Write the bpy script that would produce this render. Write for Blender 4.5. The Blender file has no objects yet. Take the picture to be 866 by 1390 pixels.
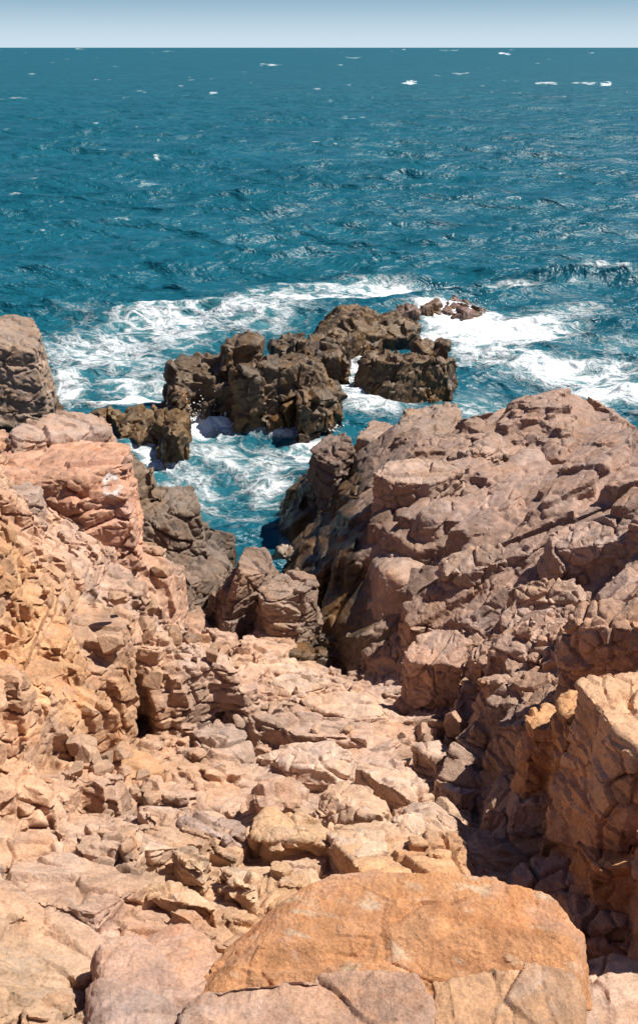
import bpy, math, time
import numpy as np
import openvdb as vdb
from mathutils import Vector

T0 = time.time()
scene = bpy.context.scene
COL = scene.collection
F32 = np.float32
rng = np.random.default_rng(7)

# ------------------------------------------------------------------ camera
H = 13.0
PITCH = math.radians(26.53)
FPX, CX, CY = 1264.0, 433.0, 695.0
SP, CP = math.sin(PITCH), math.cos(PITCH)
FW, UP = np.array([0, CP, -SP]), np.array([0, SP, CP])

cam_d = bpy.data.cameras.new("camera")
cam = bpy.data.objects.new("camera", cam_d)
COL.objects.link(cam)
cam.location = (0, 0, H)
cam.rotation_euler = (math.radians(90) - PITCH, 0, 0)
cam_d.sensor_fit = 'VERTICAL'
cam_d.sensor_height = 36.0
cam_d.lens = FPX / 1390.0 * 36.0
cam_d.clip_start, cam_d.clip_end = 0.1, 60000
scene.camera = cam


def ray(px, py):
    px, py = np.asarray(px, float), np.asarray(py, float)
    d = np.zeros(px.shape + (3,))
    d[..., 0] = (px - CX) / FPX
    v = -(py - CY) / FPX
    d[..., 1] = FW[1] + v * UP[1]
    d[..., 2] = FW[2] + v * UP[2]
    return d


def at(px, py, z):
    d = ray(px, py)
    t = (np.asarray(z, float) - H) / d[..., 2]
    return d * t[..., None] + np.array([0, 0, H])


def project(P):
    q = P - np.array([0, 0, H])
    f = q @ FW
    return CX + FPX * q[:, 0] / f, CY - FPX * (q @ UP) / f


# ------------------------------------------------------------------ noise
def _hash(i, j, k, seed):
    h = (i.astype(np.uint32) * np.uint32(73856093)) ^ (j.astype(np.uint32) * np.uint32(19349663)) \
        ^ (k.astype(np.uint32) * np.uint32(83492791)) ^ np.uint32((seed * 2654435761) & 0xffffffff)
    h ^= h >> np.uint32(15)
    h *= np.uint32(2246822519)
    h ^= h >> np.uint32(13)
    h *= np.uint32(3266489917)
    h ^= h >> np.uint32(16)
    return h


def _f(h):
    return (h & np.uint32(0xffffff)).astype(F32) / F32(16777216)


def vnoise(P, seed=0):
    """value noise in 0..1, P (N,3) or (N,2)"""
    if P.shape[1] == 2:
        P = np.column_stack([P, np.zeros(len(P))])
    fl = np.floor(P)
    I = fl.astype(np.int32)
    f = (P - fl).astype(F32)
    u = f * f * (3 - 2 * f)
    out = np.zeros(len(P), F32)
    for dx in (0, 1):
        wx = u[:, 0] if dx else 1 - u[:, 0]
        for dy in (0, 1):
            wy = u[:, 1] if dy else 1 - u[:, 1]
            for dz in (0, 1):
                wz = u[:, 2] if dz else 1 - u[:, 2]
                out += wx * wy * wz * _f(_hash(I[:, 0] + dx, I[:, 1] + dy, I[:, 2] + dz, seed))
    return out


def fbm(P, octaves=4, seed=0, gain=0.5):
    a, s, out = 1.0, 0.0, 0
    for o in range(octaves):
        out = out + a * (vnoise(P * (2.03 ** o) + 17.3 * o, seed + o) - 0.5)
        s += a
        a *= gain
    return out / s * 2


def cells(P, size, R, seed):
    """3D Voronoi in joint space: returns distance to the border, cell hash, vector from the cell centre"""
    Q = ((P @ R) / np.asarray(size)).astype(F32)
    fl = np.floor(Q)
    I = fl.astype(np.int32)
    n = len(Q)
    b1 = np.full(n, 1e9, F32)
    b2 = np.full(n, 1e9, F32)
    c1 = np.zeros((n, 3), F32)
    c2 = np.zeros((n, 3), F32)
    hid = np.zeros(n, np.uint32)
    for dx in (-1, 0, 1):
        for dy in (-1, 0, 1):
            for dz in (-1, 0, 1):
                h = _hash(I[:, 0] + dx, I[:, 1] + dy, I[:, 2] + dz, seed)
                c = np.empty((n, 3), F32)
                c[:, 0] = fl[:, 0] + dx + 0.08 + 0.84 * _f(h)
                c[:, 1] = fl[:, 1] + dy + 0.08 + 0.84 * _f(h * np.uint32(747796405) + np.uint32(11))
                c[:, 2] = fl[:, 2] + dz + 0.08 + 0.84 * _f((h ^ np.uint32(0x9e3779b9)) * np.uint32(2891336453))
                d = ((c - Q) ** 2).sum(1)
                nearer = d < b1
                second = (~nearer) & (d < b2)
                b2 = np.where(nearer, b1, np.where(second, d, b2))
                c2[nearer] = c1[nearer]
                c2[second] = c[second]
                c1[nearer] = c[nearer]
                hid[nearer] = h[nearer]
                b1 = np.where(nearer, d, b1)
    e = (b2 - b1) / (2 * np.sqrt(((c2 - c1) ** 2).sum(1)) + 1e-6)
    return e, hid, Q - c1


def rot(yaw, dip, roll=0.0):
    cy, sy, cd, sd, cr, sr = (math.cos(yaw), math.sin(yaw), math.cos(dip), math.sin(dip), math.cos(roll), math.sin(roll))
    Rz = np.array([[cy, -sy, 0], [sy, cy, 0], [0, 0, 1]])
    Rx = np.array([[1, 0, 0], [0, cd, -sd], [0, sd, cd]])
    Ry = np.array([[cr, 0, sr], [0, 1, 0], [-sr, 0, cr]])
    return Rz @ Rx @ Ry


def fracture(P, octs, R, seed, warp=0.055, vox=0.02):
    """displacement along the normal for jointed, blocky rock; returns displacement, brightness and hue variation per block"""
    d = np.zeros(len(P), F32)
    W = np.column_stack([fbm(P * 1.3, 3, seed + 91), fbm(P * 1.3 + 40, 3, seed + 92), fbm(P * 1.3 + 80, 3, seed + 93)])
    var = np.zeros(len(P), F32)
    hue = np.zeros(len(P), F32)
    for o, (s, an, step, tilt, crack, width, rnd) in enumerate(octs):
        Ro = R @ rot(0.55 * o, 0.25 * ((o % 2) * 2 - 1), 0.2 * o)
        e, hid, v = cells(P + W * warp * s * 2.2, np.array(an) * s, Ro, seed * 31 + o)
        a = _f(hid * np.uint32(40503) + np.uint32(7)) * 2 - 1
        t = np.column_stack([_f(hid * np.uint32(2654435761) + np.uint32(5)), _f(hid * np.uint32(97531) + np.uint32(3)),
                             _f(hid * np.uint32(1103515245) + np.uint32(9))]) * 2 - 1
        dd = step * a + tilt * (t * v).sum(1)
        mw = min(1.6 * vox / s, .22)
        tp = np.clip(e / mw, 0, 1)
        dd = dd * (tp * tp * (3 - 2 * tp))
        # cracks are uneven: wide in places, closed in others
        open_ = np.clip(0.15 + 1.7 * vnoise(P * (0.9 / s) + 5.1 * o, seed + 60 + o), 0, 1.4)
        dd = dd - crack * open_ * np.exp(-(e / max(width, .6 * mw)) ** 2)
        q = np.clip(1 - e / 0.42, 0, 1)
        dd = dd - rnd * q * q
        d += (dd * s).astype(F32)
        w = (0.6, 0.5, 0.35, 0.2)[min(o, 3)]
        var += w * (_f(hid * np.uint32(69069) + np.uint32(1)) - 0.5)
        hue += w * (_f(hid * np.uint32(1664525) + np.uint32(2)) - 0.5)
    return d, var, hue


# ------------------------------------------------------------------ the ground: heights read at places in the view
CTRL = [  # photo column, photo row, height above the sea
    # near the viewer
    (433, 1390, 6.0), (433, 1300, 5.7), (433, 1200, 5.15), (433, 1150, 4.75), (433, 1100, 4.2), (433, 1050, 3.6), (433, 1000, 3.1),
    (433, 950, 2.7), (433, 905, 2.0), (440, 872, 1.2),
    (330, 1390, 6.0), (330, 1300, 5.8), (340, 1200, 5.0), (340, 1150, 4.5), (340, 1100, 3.9), (340, 1050, 3.3), (340, 1000, 2.8), (340, 950, 2.5),
    (340, 900, 2.0), (330, 862, 1.4), (300, 850, 1.2), (360, 848, 1.1),
    (250, 1390, 6.3), (250, 1300, 6.05), (250, 1240, 5.55), (240, 1195, 5.35), (220, 1150, 5.1), (250, 1115, 4.4), (250, 1080, 3.8), (250, 1040, 3.3), (250, 1000, 2.9), (250, 950, 2.45),
    (250, 900, 1.85), (250, 850, 1.4), (250, 822, 0.9),
    (100, 1390, 6.6), (100, 1300, 6.25), (100, 1200, 5.6), (100, 1130, 5.15), (100, 1100, 4.5), (100, 1060, 3.9), (110, 1000, 3.6), (130, 950, 3.2),
    (145, 900, 3.0), (155, 850, 2.7), (165, 810, 1.9), (175, 830, 1.8),
    (-60, 1390, 6.9), (-60, 1200, 6.0), (-60, 1100, 5.6), (0, 1300, 6.4), (0, 1200, 5.8), (0, 1120, 5.2),
    # the orange cliff on the left
    (60, 1010, 4.3), (0, 1020, 4.7), (0, 1060, 4.6), (60, 900, 4.5), (105, 900, 3.6), (60, 800, 5.1), (0, 800, 5.9), (105, 800, 4.2), (140, 800, 3.2),
    (60, 730, 5.2), (0, 730, 5.9), (125, 740, 4.3), (155, 760, 3.2), (-80, 900, 6.2), (-80, 730, 7.0), (-160, 900, 7.2), (-160, 700, 7.6), (0, 900, 5.4),
    (0, 640, 5.5), (100, 645, 4.9), (155, 700, 3.7), (60, 600, 5.1), (0, 605, 5.3), (75, 568, 5.1), (0, 585, 5.1), (-80, 600, 5.6),
    (140, 572, 4.8), (160, 620, 4.2), (-160, 580, 5.5),
    # dark rocks at the head of the inlet
    (200, 735, 2.1), (230, 690, 2.5), (250, 760, 1.5), (200, 790, 1.2), (265, 720, 1.8), (290, 780, 1.2), (300, 735, -0.4),
    # gully on the right and the crevice
    (668, 1190, 2.3), (630, 1150, 4.6), (650, 1085, 4.2), (646, 1035, 3.7), (668, 1100, 1.5), (684, 1160, 2.2), (672, 1040, 1.3), (600, 985, 1.9), (545, 962, 2.0),
    (500, 915, 1.5), (640, 1000, 2.9), (530, 1000, 2.9), (560, 1050, 3.4), (540, 1100, 4.25), (600, 1060, 4.0), (600, 1120, 4.4), (560, 1160, 4.7), (600, 1200, 4.9), (690, 1215, 3.0), (690, 1020, 2.4),
    (560, 900, 2.3), (600, 875, 2.9), (680, 872, 3.5), (700, 965, 2.8), (740, 925, 3.5), (640, 940, 2.8), (580, 940, 2.1), (520, 975, 2.3),
    (645, 1200, 4.7), (700, 1110, 3.0),
    # the big outcrop on the right
    (660, 820, 3.6), (760, 820, 4.4), (866, 800, 5.4), (760, 760, 4.6), (640, 760, 3.8), (866, 740, 5.4), (866, 660, 5.2), (760, 680, 4.5),
    (640, 690, 3.8), (560, 740, 3.4), (520, 780, 2.9), (510, 880, 1.1), (560, 835, 2.7), (600, 800, 3.2), (480, 690, 3.0), (505, 720, 3.2), (452, 608, 2.5),
    (432, 650, 1.2), (418, 700, -0.1), (404, 740, -0.5), (385, 700, -1.2), (425, 790, -0.3), (440, 842, 0.1), (470, 885, 0.5), (455, 750, 1.6), (475, 830, 1.2),
    (520, 620, 3.2), (560, 585, 3.0), (590, 545, 2.8), (632, 598, 2.2), (655, 588, 1.9), (700, 620, 3.8), (740, 540, 3.1), (700, 566, 2.8), (800, 553, 3.0),
    (820, 585, 3.2), (780, 620, 3.9), (700, 585, 3.5), (866, 600, 4.2), (866, 570, 4.0), (842, 590, 3.6), (960, 700, 6.0), (960, 800, 6.4), (960, 580, 5.0), (490, 590, 2.7),
    # the near cliff on the right
    (700, 1080, 3.9), (760, 1080, 4.4), (745, 960, 4.3), (765, 930, 5.0), (866, 925, 5.8), (805, 995, 5.0), (866, 1012, 5.6), (745, 1140, 4.1),
    (800, 1200, 4.7), (866, 1250, 5.3), (785, 1290, 5.1), (705, 1250, 4.3), (866, 1390, 5.9), (700, 1390, 5.5), (960, 1000, 6.1), (960, 1250, 5.5),
    (790, 835, 5.2), (866, 825, 5.8), (960, 850, 6.3), (780, 875, 4.0), (770, 905, 3.9),
]
HID = [  # hidden or outside the view: bearing as a photo column, distance, height
    (75, 23.5, 1.2), (0, 23.5, 1.0), (150, 22.6, 0.8), (190, 23.2, -0.8), (75, 26, -1.2), (-80, 24, 1.5), (-160, 25, 2.0), (230, 23.0, -0.8), (280, 21.8, -0.9),
    (180, 20.8, 2.0), (330, 20.6, -0.6), (385, 19.6, -0.4), (330, 24, -1.4), (200, 27, -1.5), (300, 30, -1.6), (0, 29, -1.5), (-160, 31, -1.5), (420, 30, -1.5), (500, 31, -1.5),
    (590, 31.5, -1.3), (655, 29.5, -1.2), (655, 27.3, 0.3), (740, 29.5, -0.9), (800, 28.3, -0.9), (830, 27.0, -0.5), (870, 26, 0.5), (960, 26, 1.5), (960, 30, -1), (700, 34, -1.5),
    (450, 28.3, -1.0), (520, 29, -0.6), (433, 2.5, 6.6), (100, 2.5, 7.2), (800, 2.5, 6.0), (-300, 5, 7.5), (1150, 5, 5.6), (-300, 12, 7.5), (1150, 12, 6.3), (-300, 20, 6), (1150, 20, 6),
    (1150, 28, 0), (-300, 30, -0.5),
]
cp = np.array(CTRL, float)
W1 = at(cp[:, 0], cp[:, 1], cp[:, 2])
hp = np.array(HID, float)
W2 = np.column_stack([(hp[:, 0] - CX) / FPX * hp[:, 1] * 1.12, hp[:, 1], hp[:, 2]])
CW = np.vstack([W1, W2])


def rbf_fit(X, V, smooth=0.02):
    n = len(X)
    D = np.sqrt(((X[:, None] - X[None]) ** 2).sum(2) + 0.02)
    A = np.zeros((n + 3, n + 3))
    A[:n, :n] = D - smooth * np.eye(n)
    A[:n, n] = 1
    A[:n, n + 1:] = X
    A[n:, :n] = A[:n, n:].T
    b = np.zeros((n + 3,) + V.shape[1:])
    b[:n] = V
    return np.linalg.solve(A, b)


def rbf_eval(w, X, Y):
    out = np.empty((len(Y),) + w.shape[1:], float)
    n = len(X)
    for a in range(0, len(Y), 40000):
        y = Y[a:a + 40000]
        D = np.sqrt(((y[:, None] - X[None]) ** 2).sum(2) + 0.02)
        out[a:a + 40000] = D @ w[:n] + w[n] + y @ w[n + 1:]
    return out


ZW = rbf_fit(CW[:, :2], CW[:, 2], 0.05)
# cached on a regular grid for speed
GX0, GX1, GY0, GY1, GS = -16.0, 17.0, 1.0, 36.0, 0.08
gx = np.arange(GX0, GX1 + GS, GS)
gy = np.arange(GY0, GY1 + GS, GS)
GXX, GYY = np.meshgrid(gx, gy)
ZG = rbf_eval(ZW, CW[:, :2], np.column_stack([GXX.ravel(), GYY.ravel()])).reshape(GXX.shape)


def bil(G, x, y):
    u = np.clip((x - GX0) / GS, 0, G.shape[1] - 1.001)
    v = np.clip((y - GY0) / GS, 0, G.shape[0] - 1.001)
    i, j = u.astype(int), v.astype(int)
    a, b = u - i, v - j
    if G.ndim == 3:
        a, b = a[:, None], b[:, None]
    return (G[j, i] * (1 - a) + G[j, i + 1] * a) * (1 - b) + (G[j + 1, i] * (1 - a) + G[j + 1, i + 1] * a) * b


def z0(x, y):
    return bil(ZG, np.atleast_1d(np.asarray(x, float)), np.atleast_1d(np.asarray(y, float)))


def hit(px, py):
    """first point where the sight line meets the ground"""
    d = ray(px, py)
    t = np.linspace(3, 60, 4000)
    P = d[None] * t[:, None] + np.array([0, 0, H])
    zz = np.maximum(z0(P[:, 0], P[:, 1]), -0.3)
    k = np.argmax(P[:, 2] <= zz)
    return P[k]


# ------------------------------------------------------------------ rock colours by place (albedo)
ORANGE, TAN, PINK, MAUVE, BROWN, DARK, SEAROCK = ((.50, .29, .145), (.50, .345, .255), (.47, .30, .22), (.345, .235, .190), (.30, .215, .165), (.19, .145, .11), (.135, .092, .056))
COLC = [
    (20, 1000, (.51, .29, .155)), (20, 850, (.50, .30, .175)), (60, 900, ORANGE), (100, 1040, ORANGE), (170, 1040, (.47, .27, .15)), (60, 760, (.50, .31, .215)), (130, 760, (.49, .32, .24)), (150, 880, (.44, .33, .27)),
    (40, 700, (.48, .33, .24)), (100, 620, (.47, .28, .19)), (50, 590, (.46, .27, .18)), (110, 565, (.38, .26, .21)), (0, 600, (.47, .28, .18)), (200, 700, (.20, .15, .115)), (250, 700, (.19, .14, .11)), (190, 760, (.22, .17, .11)),
    (270, 780, (.18, .135, .11)), (230, 860, PINK), (240, 940, (.47, .32, .23)), (330, 880, (.46, .30, .22)), (330, 940, (.46, .30, .22)), (420, 900, (.52, .36, .27)), (480, 960, (.52, .355, .265)), (300, 1000, (.37, .27, .22)),
    (420, 1040, TAN), (520, 1060, (.50, .36, .28)), (590, 1100, (.52, .38, .29)), (480, 1140, (.53, .38, .28)), (400, 1130, (.53, .34, .20)), (320, 1180, (.52, .36, .24)), (260, 1190, (.54, .38, .25)),
    (250, 1110, (.42, .31, .26)), (150, 1140, (.52, .37, .28)), (60, 1150, (.50, .33, .23)), (60, 1210, (.50, .35, .27)), (200, 1250, (.46, .29, .22)), (100, 1270, (.44, .31, .24)), (260, 1300, (.42, .29, .23)), (40, 1300, (.46, .32, .20)),
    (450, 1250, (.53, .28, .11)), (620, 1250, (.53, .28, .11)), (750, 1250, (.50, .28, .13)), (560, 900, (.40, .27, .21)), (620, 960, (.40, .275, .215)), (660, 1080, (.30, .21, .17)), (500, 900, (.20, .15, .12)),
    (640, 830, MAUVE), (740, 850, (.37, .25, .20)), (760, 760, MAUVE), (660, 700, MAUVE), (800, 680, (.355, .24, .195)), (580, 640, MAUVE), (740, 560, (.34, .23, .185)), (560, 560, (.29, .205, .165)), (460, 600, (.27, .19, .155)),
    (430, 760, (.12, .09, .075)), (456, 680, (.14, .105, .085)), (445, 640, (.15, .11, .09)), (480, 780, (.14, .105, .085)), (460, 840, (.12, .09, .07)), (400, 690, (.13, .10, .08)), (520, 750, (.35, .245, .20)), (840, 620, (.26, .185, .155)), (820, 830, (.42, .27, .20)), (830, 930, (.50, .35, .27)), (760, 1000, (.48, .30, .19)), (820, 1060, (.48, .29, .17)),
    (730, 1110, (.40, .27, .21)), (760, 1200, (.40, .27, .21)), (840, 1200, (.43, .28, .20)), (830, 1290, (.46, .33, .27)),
]
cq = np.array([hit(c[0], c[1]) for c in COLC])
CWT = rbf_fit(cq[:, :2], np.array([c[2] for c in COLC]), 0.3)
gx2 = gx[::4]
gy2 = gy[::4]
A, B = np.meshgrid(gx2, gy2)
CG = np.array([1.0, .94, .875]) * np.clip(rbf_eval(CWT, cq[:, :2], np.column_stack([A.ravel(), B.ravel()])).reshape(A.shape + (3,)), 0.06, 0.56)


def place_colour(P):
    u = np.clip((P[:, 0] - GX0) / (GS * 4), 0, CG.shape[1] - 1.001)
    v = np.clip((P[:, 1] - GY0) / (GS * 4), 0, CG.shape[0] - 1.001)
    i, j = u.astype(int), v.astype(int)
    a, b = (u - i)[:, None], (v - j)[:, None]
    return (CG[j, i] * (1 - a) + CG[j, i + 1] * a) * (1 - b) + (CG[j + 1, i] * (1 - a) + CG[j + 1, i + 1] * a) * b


def rock_colour(P, var, hue, base=None, tide_shade=None):
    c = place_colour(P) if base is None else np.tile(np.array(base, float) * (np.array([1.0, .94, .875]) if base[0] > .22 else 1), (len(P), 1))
    n1 = fbm(P * 0.9, 4, 301)
    n2 = fbm(P * 3.1 + 9, 4, 302)
    c = c * (1 + 0.30 * var + 0.22 * n1 + 0.16 * n2)[:, None]
    h = 0.6 * hue + 0.5 * fbm(P * 1.4 + 31, 4, 303)          # towards rust, or towards grey mauve
    rust, grey = np.clip(h, 0, 1)[:, None], np.clip(-h, 0, 1)[:, None]
    L = c.mean(1, keepdims=True)
    c = c * (1 - rust) + rust * (L * np.array([1.56, .88, .50]))
    c = c * (1 - 0.7 * grey) + 0.7 * grey * (L * np.array([1.14, .96, .90]))
    # tide line: dark weed, wet rock close to the sea; shade painted on outcrop wall
    tz = 1.0 if tide_shade is None else tide_shade
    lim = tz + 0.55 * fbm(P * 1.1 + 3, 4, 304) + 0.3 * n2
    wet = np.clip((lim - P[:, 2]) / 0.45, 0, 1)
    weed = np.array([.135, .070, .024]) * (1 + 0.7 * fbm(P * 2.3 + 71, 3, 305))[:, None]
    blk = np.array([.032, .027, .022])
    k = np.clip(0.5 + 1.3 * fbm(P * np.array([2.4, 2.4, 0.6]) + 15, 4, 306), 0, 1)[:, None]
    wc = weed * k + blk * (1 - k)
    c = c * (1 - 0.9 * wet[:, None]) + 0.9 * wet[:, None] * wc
    return np.clip(c, 0.01, 0.62), wet


# ------------------------------------------------------------------ materials
def nodes_of(name):
    m = bpy.data.materials.new(name)
    m.use_nodes = True
    nt = m.node_tree
    nt.nodes.clear()
    out = nt.nodes.new('ShaderNodeOutputMaterial')
    b = nt.nodes.new('ShaderNodeBsdfPrincipled')
    nt.links.new(b.outputs[0], out.inputs[0])
    return m, nt, b


def N(nt, kind, **kw):
    n = nt.nodes.new(kind)
    for k, v in kw.items():
        if k in ('operation', 'data_type', 'blend_type', 'feature', 'attribute_name', 'noise_dimensions', 'voronoi_dimensions', 'distance', 'interpolation_type', 'noise_type', 'normalize'):
            setattr(n, k, v)
        else:
            n.inputs[k].default_value = v
    return n


def rock_material():
    m, nt, b = nodes_of("weathered_rock")
    L = nt.links.new
    geo = nt.nodes.new('ShaderNodeNewGeometry')
    col = N(nt, 'ShaderNodeAttribute', attribute_name='tint')
    wet = N(nt, 'ShaderNodeAttribute', attribute_name='wet')
    n1 = N(nt, 'ShaderNodeTexNoise', Scale=5.0, Detail=9.0, Roughness=0.62)
    n2 = N(nt, 'ShaderNodeTexNoise', Scale=38.0, Detail=6.0, Roughness=0.7)
    n3 = N(nt, 'ShaderNodeTexNoise', Scale=1.7, Detail=8.0, Roughness=0.65, Distortion=0.8)
    for n in (n1, n2, n3):
        L(geo.outputs['Position'], n.inputs['Vector'])
    # mineral mottling
    r1 = N(nt, 'ShaderNodeMapRange')
    L(n1.outputs['Fac'], r1.inputs['Value'])
    r1.inputs['From Min'].default_value, r1.inputs['From Max'].default_value = .3, .7
    r1.inputs['To Min'].default_value, r1.inputs['To Max'].default_value = .76, 1.22
    r2 = N(nt, 'ShaderNodeMapRange')
    L(n2.outputs['Fac'], r2.inputs['Value'])
    r2.inputs['From Min'].default_value, r2.inputs['From Max'].default_value = .25, .75
    r2.inputs['To Min'].default_value, r2.inputs['To Max'].default_value = .62, 1.36
    mul = N(nt, 'ShaderNodeMath', operation='MULTIPLY')
    L(r1.outputs[0], mul.inputs[0])
    L(r2.outputs[0], mul.inputs[1])
    vm = N(nt, 'ShaderNodeVectorMath', operation='SCALE')
    L(col.outputs['Color'], vm.inputs[0])
    L(mul.outputs[0], vm.inputs['Scale'])
    # rust stains and pale mineral crust
    r3 = N(nt, 'ShaderNodeMapRange')
    L(n3.outputs['Fac'], r3.inputs['Value'])
    r3.inputs['From Min'].default_value, r3.inputs['From Max'].default_value = .54, .72
    mx = N(nt, 'ShaderNodeMix', data_type='RGBA', blend_type='MULTIPLY')
    mx.inputs[7].default_value = (1.12, .80, .52, 1)
    mfac = N(nt, 'ShaderNodeMath', operation='MULTIPLY')
    L(r3.outputs[0], mfac.inputs[0])
    mfac.inputs[1].default_value = 0.55
    L(mfac.outputs[0], mx.inputs[0])
    L(vm.outputs[0], mx.inputs[6])
    r4 = N(nt, 'ShaderNodeMapRange')
    L(n3.outputs['Fac'], r4.inputs['Value'])
    r4.inputs['From Min'].default_value, r4.inputs['From Max'].default_value = .40, .26
    mx2 = N(nt, 'ShaderNodeMix', data_type='RGBA', blend_type='MIX')
    mx2.inputs[7].default_value = (.50, .42, .36, 1)
    f4 = N(nt, 'ShaderNodeMath', operation='MULTIPLY')
    L(r4.outputs[0], f4.inputs[0])
    inv = N(nt, 'ShaderNodeMath', operation='SUBTRACT')
    inv.inputs[0].default_value = 0.5
    L(wet.outputs['Fac'], inv.inputs[1])
    inv.use_clamp = True
    L(inv.outputs[0], f4.inputs[1])
    L(f4.outputs[0], mx2.inputs[0])
    L(mx.outputs[2], mx2.inputs[6])
    # guano / paint mark
    pa = N(nt, 'ShaderNodeAttribute', attribute_name='paint')
    pm = N(nt, 'ShaderNodeMix', data_type='RGBA')
    pm.inputs[7].default_value = (.68, .64, .61, 1)
    pr = N(nt, 'ShaderNodeMath', operation='MULTIPLY_ADD')
    L(n2.outputs['Fac'], pr.inputs[0])
    pr.inputs[1].default_value = 1.8
    pr.inputs[2].default_value = -1.5
    ps = N(nt, 'ShaderNodeMath', operation='ADD')
    L(pr.outputs[0], ps.inputs[0])
    L(pa.outputs['Fac'], ps.inputs[1])
    pq = N(nt, 'ShaderNodeMapRange')
    L(ps.outputs[0], pq.inputs['Value'])
    pq.inputs['From Min'].default_value, pq.inputs['From Max'].default_value = -0.15, 0.55
    L(pq.outputs[0], pm.inputs[0])
    L(mx2.outputs[2], pm.inputs[6])
    L(pm.outputs[2], b.inputs['Base Color'])
    # roughness: dry matt, wet shiny
    rr = N(nt, 'ShaderNodeMapRange')
    L(wet.outputs['Fac'], rr.inputs['Value'])
    rr.inputs['To Min'].default_value, rr.inputs['To Max'].default_value = .88, .22
    L(rr.outputs[0], b.inputs['Roughness'])
    b.inputs['Specular IOR Level'].default_value = 0.35
    # bump
    a2 = N(nt, 'ShaderNodeMath', operation='MULTIPLY_ADD')
    L(n2.outputs['Fac'], a2.inputs[0])
    a2.inputs[1].default_value = 0.55
    a3 = N(nt, 'ShaderNodeMath', operation='MULTIPLY')
    L(n1.outputs['Fac'], a3.inputs[0])
    a3.inputs[1].default_value = 1.5
    L(a3.outputs[0], a2.inputs[2])
    bp = N(nt, 'ShaderNodeBump', Strength=0.85, Distance=0.034)
    L(a2.outputs[0], bp.inputs['Height'])
    L(bp.outputs[0], b.inputs['Normal'])
    return m


ROCK = rock_material()


# ------------------------------------------------------------------ mesh helpers
def make_mesh(name, V, Fq, tint, wet, paint=None, mat=None, sharp=38):
    me = bpy.data.meshes.new(name)
    V = np.ascontiguousarray(V, F32)
    Fq = np.ascontiguousarray(Fq, np.int32)
    me.vertices.add(len(V))
    me.vertices.foreach_set('co', V.ravel())
    k = Fq.shape[1]
    me.loops.add(Fq.size)
    me.loops.foreach_set('vertex_index', Fq.ravel())
    me.polygons.add(len(Fq))
    me.polygons.foreach_set('loop_start', np.arange(0, Fq.size, k, dtype=np.int32))
    me.polygons.foreach_set('loop_total', np.full(len(Fq), k, np.int32))
    me.polygons.foreach_set('use_smooth', np.ones(len(Fq), bool))
    me.update(calc_edges=True)
    if sharp:
        me.set_sharp_from_angle(angle=math.radians(sharp))
    if tint is not None:
        a = me.attributes.new('tint', 'FLOAT_COLOR', 'POINT')
        a.data.foreach_set('color', np.column_stack([tint, np.ones(len(V))]).astype(F32).ravel())
    if wet is not None:
        a = me.attributes.new('wet', 'FLOAT', 'POINT')
        a.data.foreach_set('value', wet.astype(F32))
    if paint is not None:
        a = me.attributes.new('paint', 'FLOAT', 'POINT')
        a.data.foreach_set('value', paint.astype(F32))
    me.materials.append(mat or ROCK)
    return me


def link(name, me, label=None, cat=None, group=None, kind=None):
    o = bpy.data.objects.new(name, me)
    COL.objects.link(o)
    if label:
        o['label'] = label
    if cat:
        o['category'] = cat
    if group:
        o['group'] = group
    if kind:
        o['kind'] = kind
    return o


def compact(V, Fq, *attrs):
    u, inv = np.unique(Fq, return_inverse=True)
    return (V[u], inv.reshape(Fq.shape)) + tuple(a[u] for a in attrs)


def normals_of(V, Fq):
    n = np.cross(V[Fq[:, 2]] - V[Fq[:, 0]], V[Fq[:, 3]] - V[Fq[:, 1]])
    out = np.zeros_like(V)
    for c in range(4):
        for a in range(3):
            out[:, a] += np.bincount(Fq[:, c], n[:, a], len(V))
    return out / (np.linalg.norm(out, axis=1, keepdims=True) + 1e-9)


def relax(V, Fq, it=1, k=0.5):
    e = np.vstack([Fq[:, [0, 1]], Fq[:, [1, 2]], Fq[:, [2, 3]], Fq[:, [3, 0]]])
    for _ in range(it):
        s = np.zeros_like(V)
        for a in range(3):
            s[:, a] = np.bincount(e[:, 0], V[e[:, 1], a], len(V)) + np.bincount(e[:, 1], V[e[:, 0], a], len(V))
        cnt = np.bincount(e[:, 0], minlength=len(V)) + np.bincount(e[:, 1], minlength=len(V))
        V = V * (1 - k) + k * s / np.maximum(cnt, 1)[:, None]
    return V


def subdiv(V, Fq):
    e = np.vstack([Fq[:, [0, 1]], Fq[:, [1, 2]], Fq[:, [2, 3]], Fq[:, [3, 0]]])
    es = np.sort(e, 1)
    key = es[:, 0].astype(np.int64) * len(V) + es[:, 1]
    u, inv = np.unique(key, return_inverse=True)
    mid = 0.5 * (V[u // len(V)] + V[u % len(V)])
    n, m = len(V), len(Fq)
    cen = V[Fq].mean(1)
    M = inv.reshape(4, m) + n
    C = np.arange(m) + n + len(u)
    F2 = np.vstack([np.column_stack([Fq[:, 0], M[0], C, M[3]]), np.column_stack([Fq[:, 1], M[1], C, M[0]]),
                    np.column_stack([Fq[:, 2], M[2], C, M[1]]), np.column_stack([Fq[:, 3], M[3], C, M[2]])])
    return np.vstack([V, mid, cen]), F2


# ------------------------------------------------------------------ single rocks: bounded by joint planes
def hull2(p):
    p = sorted(map(tuple, p))

    def half(q):
        h = []
        for a in q:
            while len(h) > 1 and (h[-1][0] - h[-2][0]) * (a[1] - h[-2][1]) - (h[-1][1] - h[-2][1]) * (a[0] - h[-2][0]) <= 0:
                h.pop()
            h.append(a)
        return h
    lo, hi = half(p), half(p[::-1])
    return np.array(lo[:-1] + hi[:-1])


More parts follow.
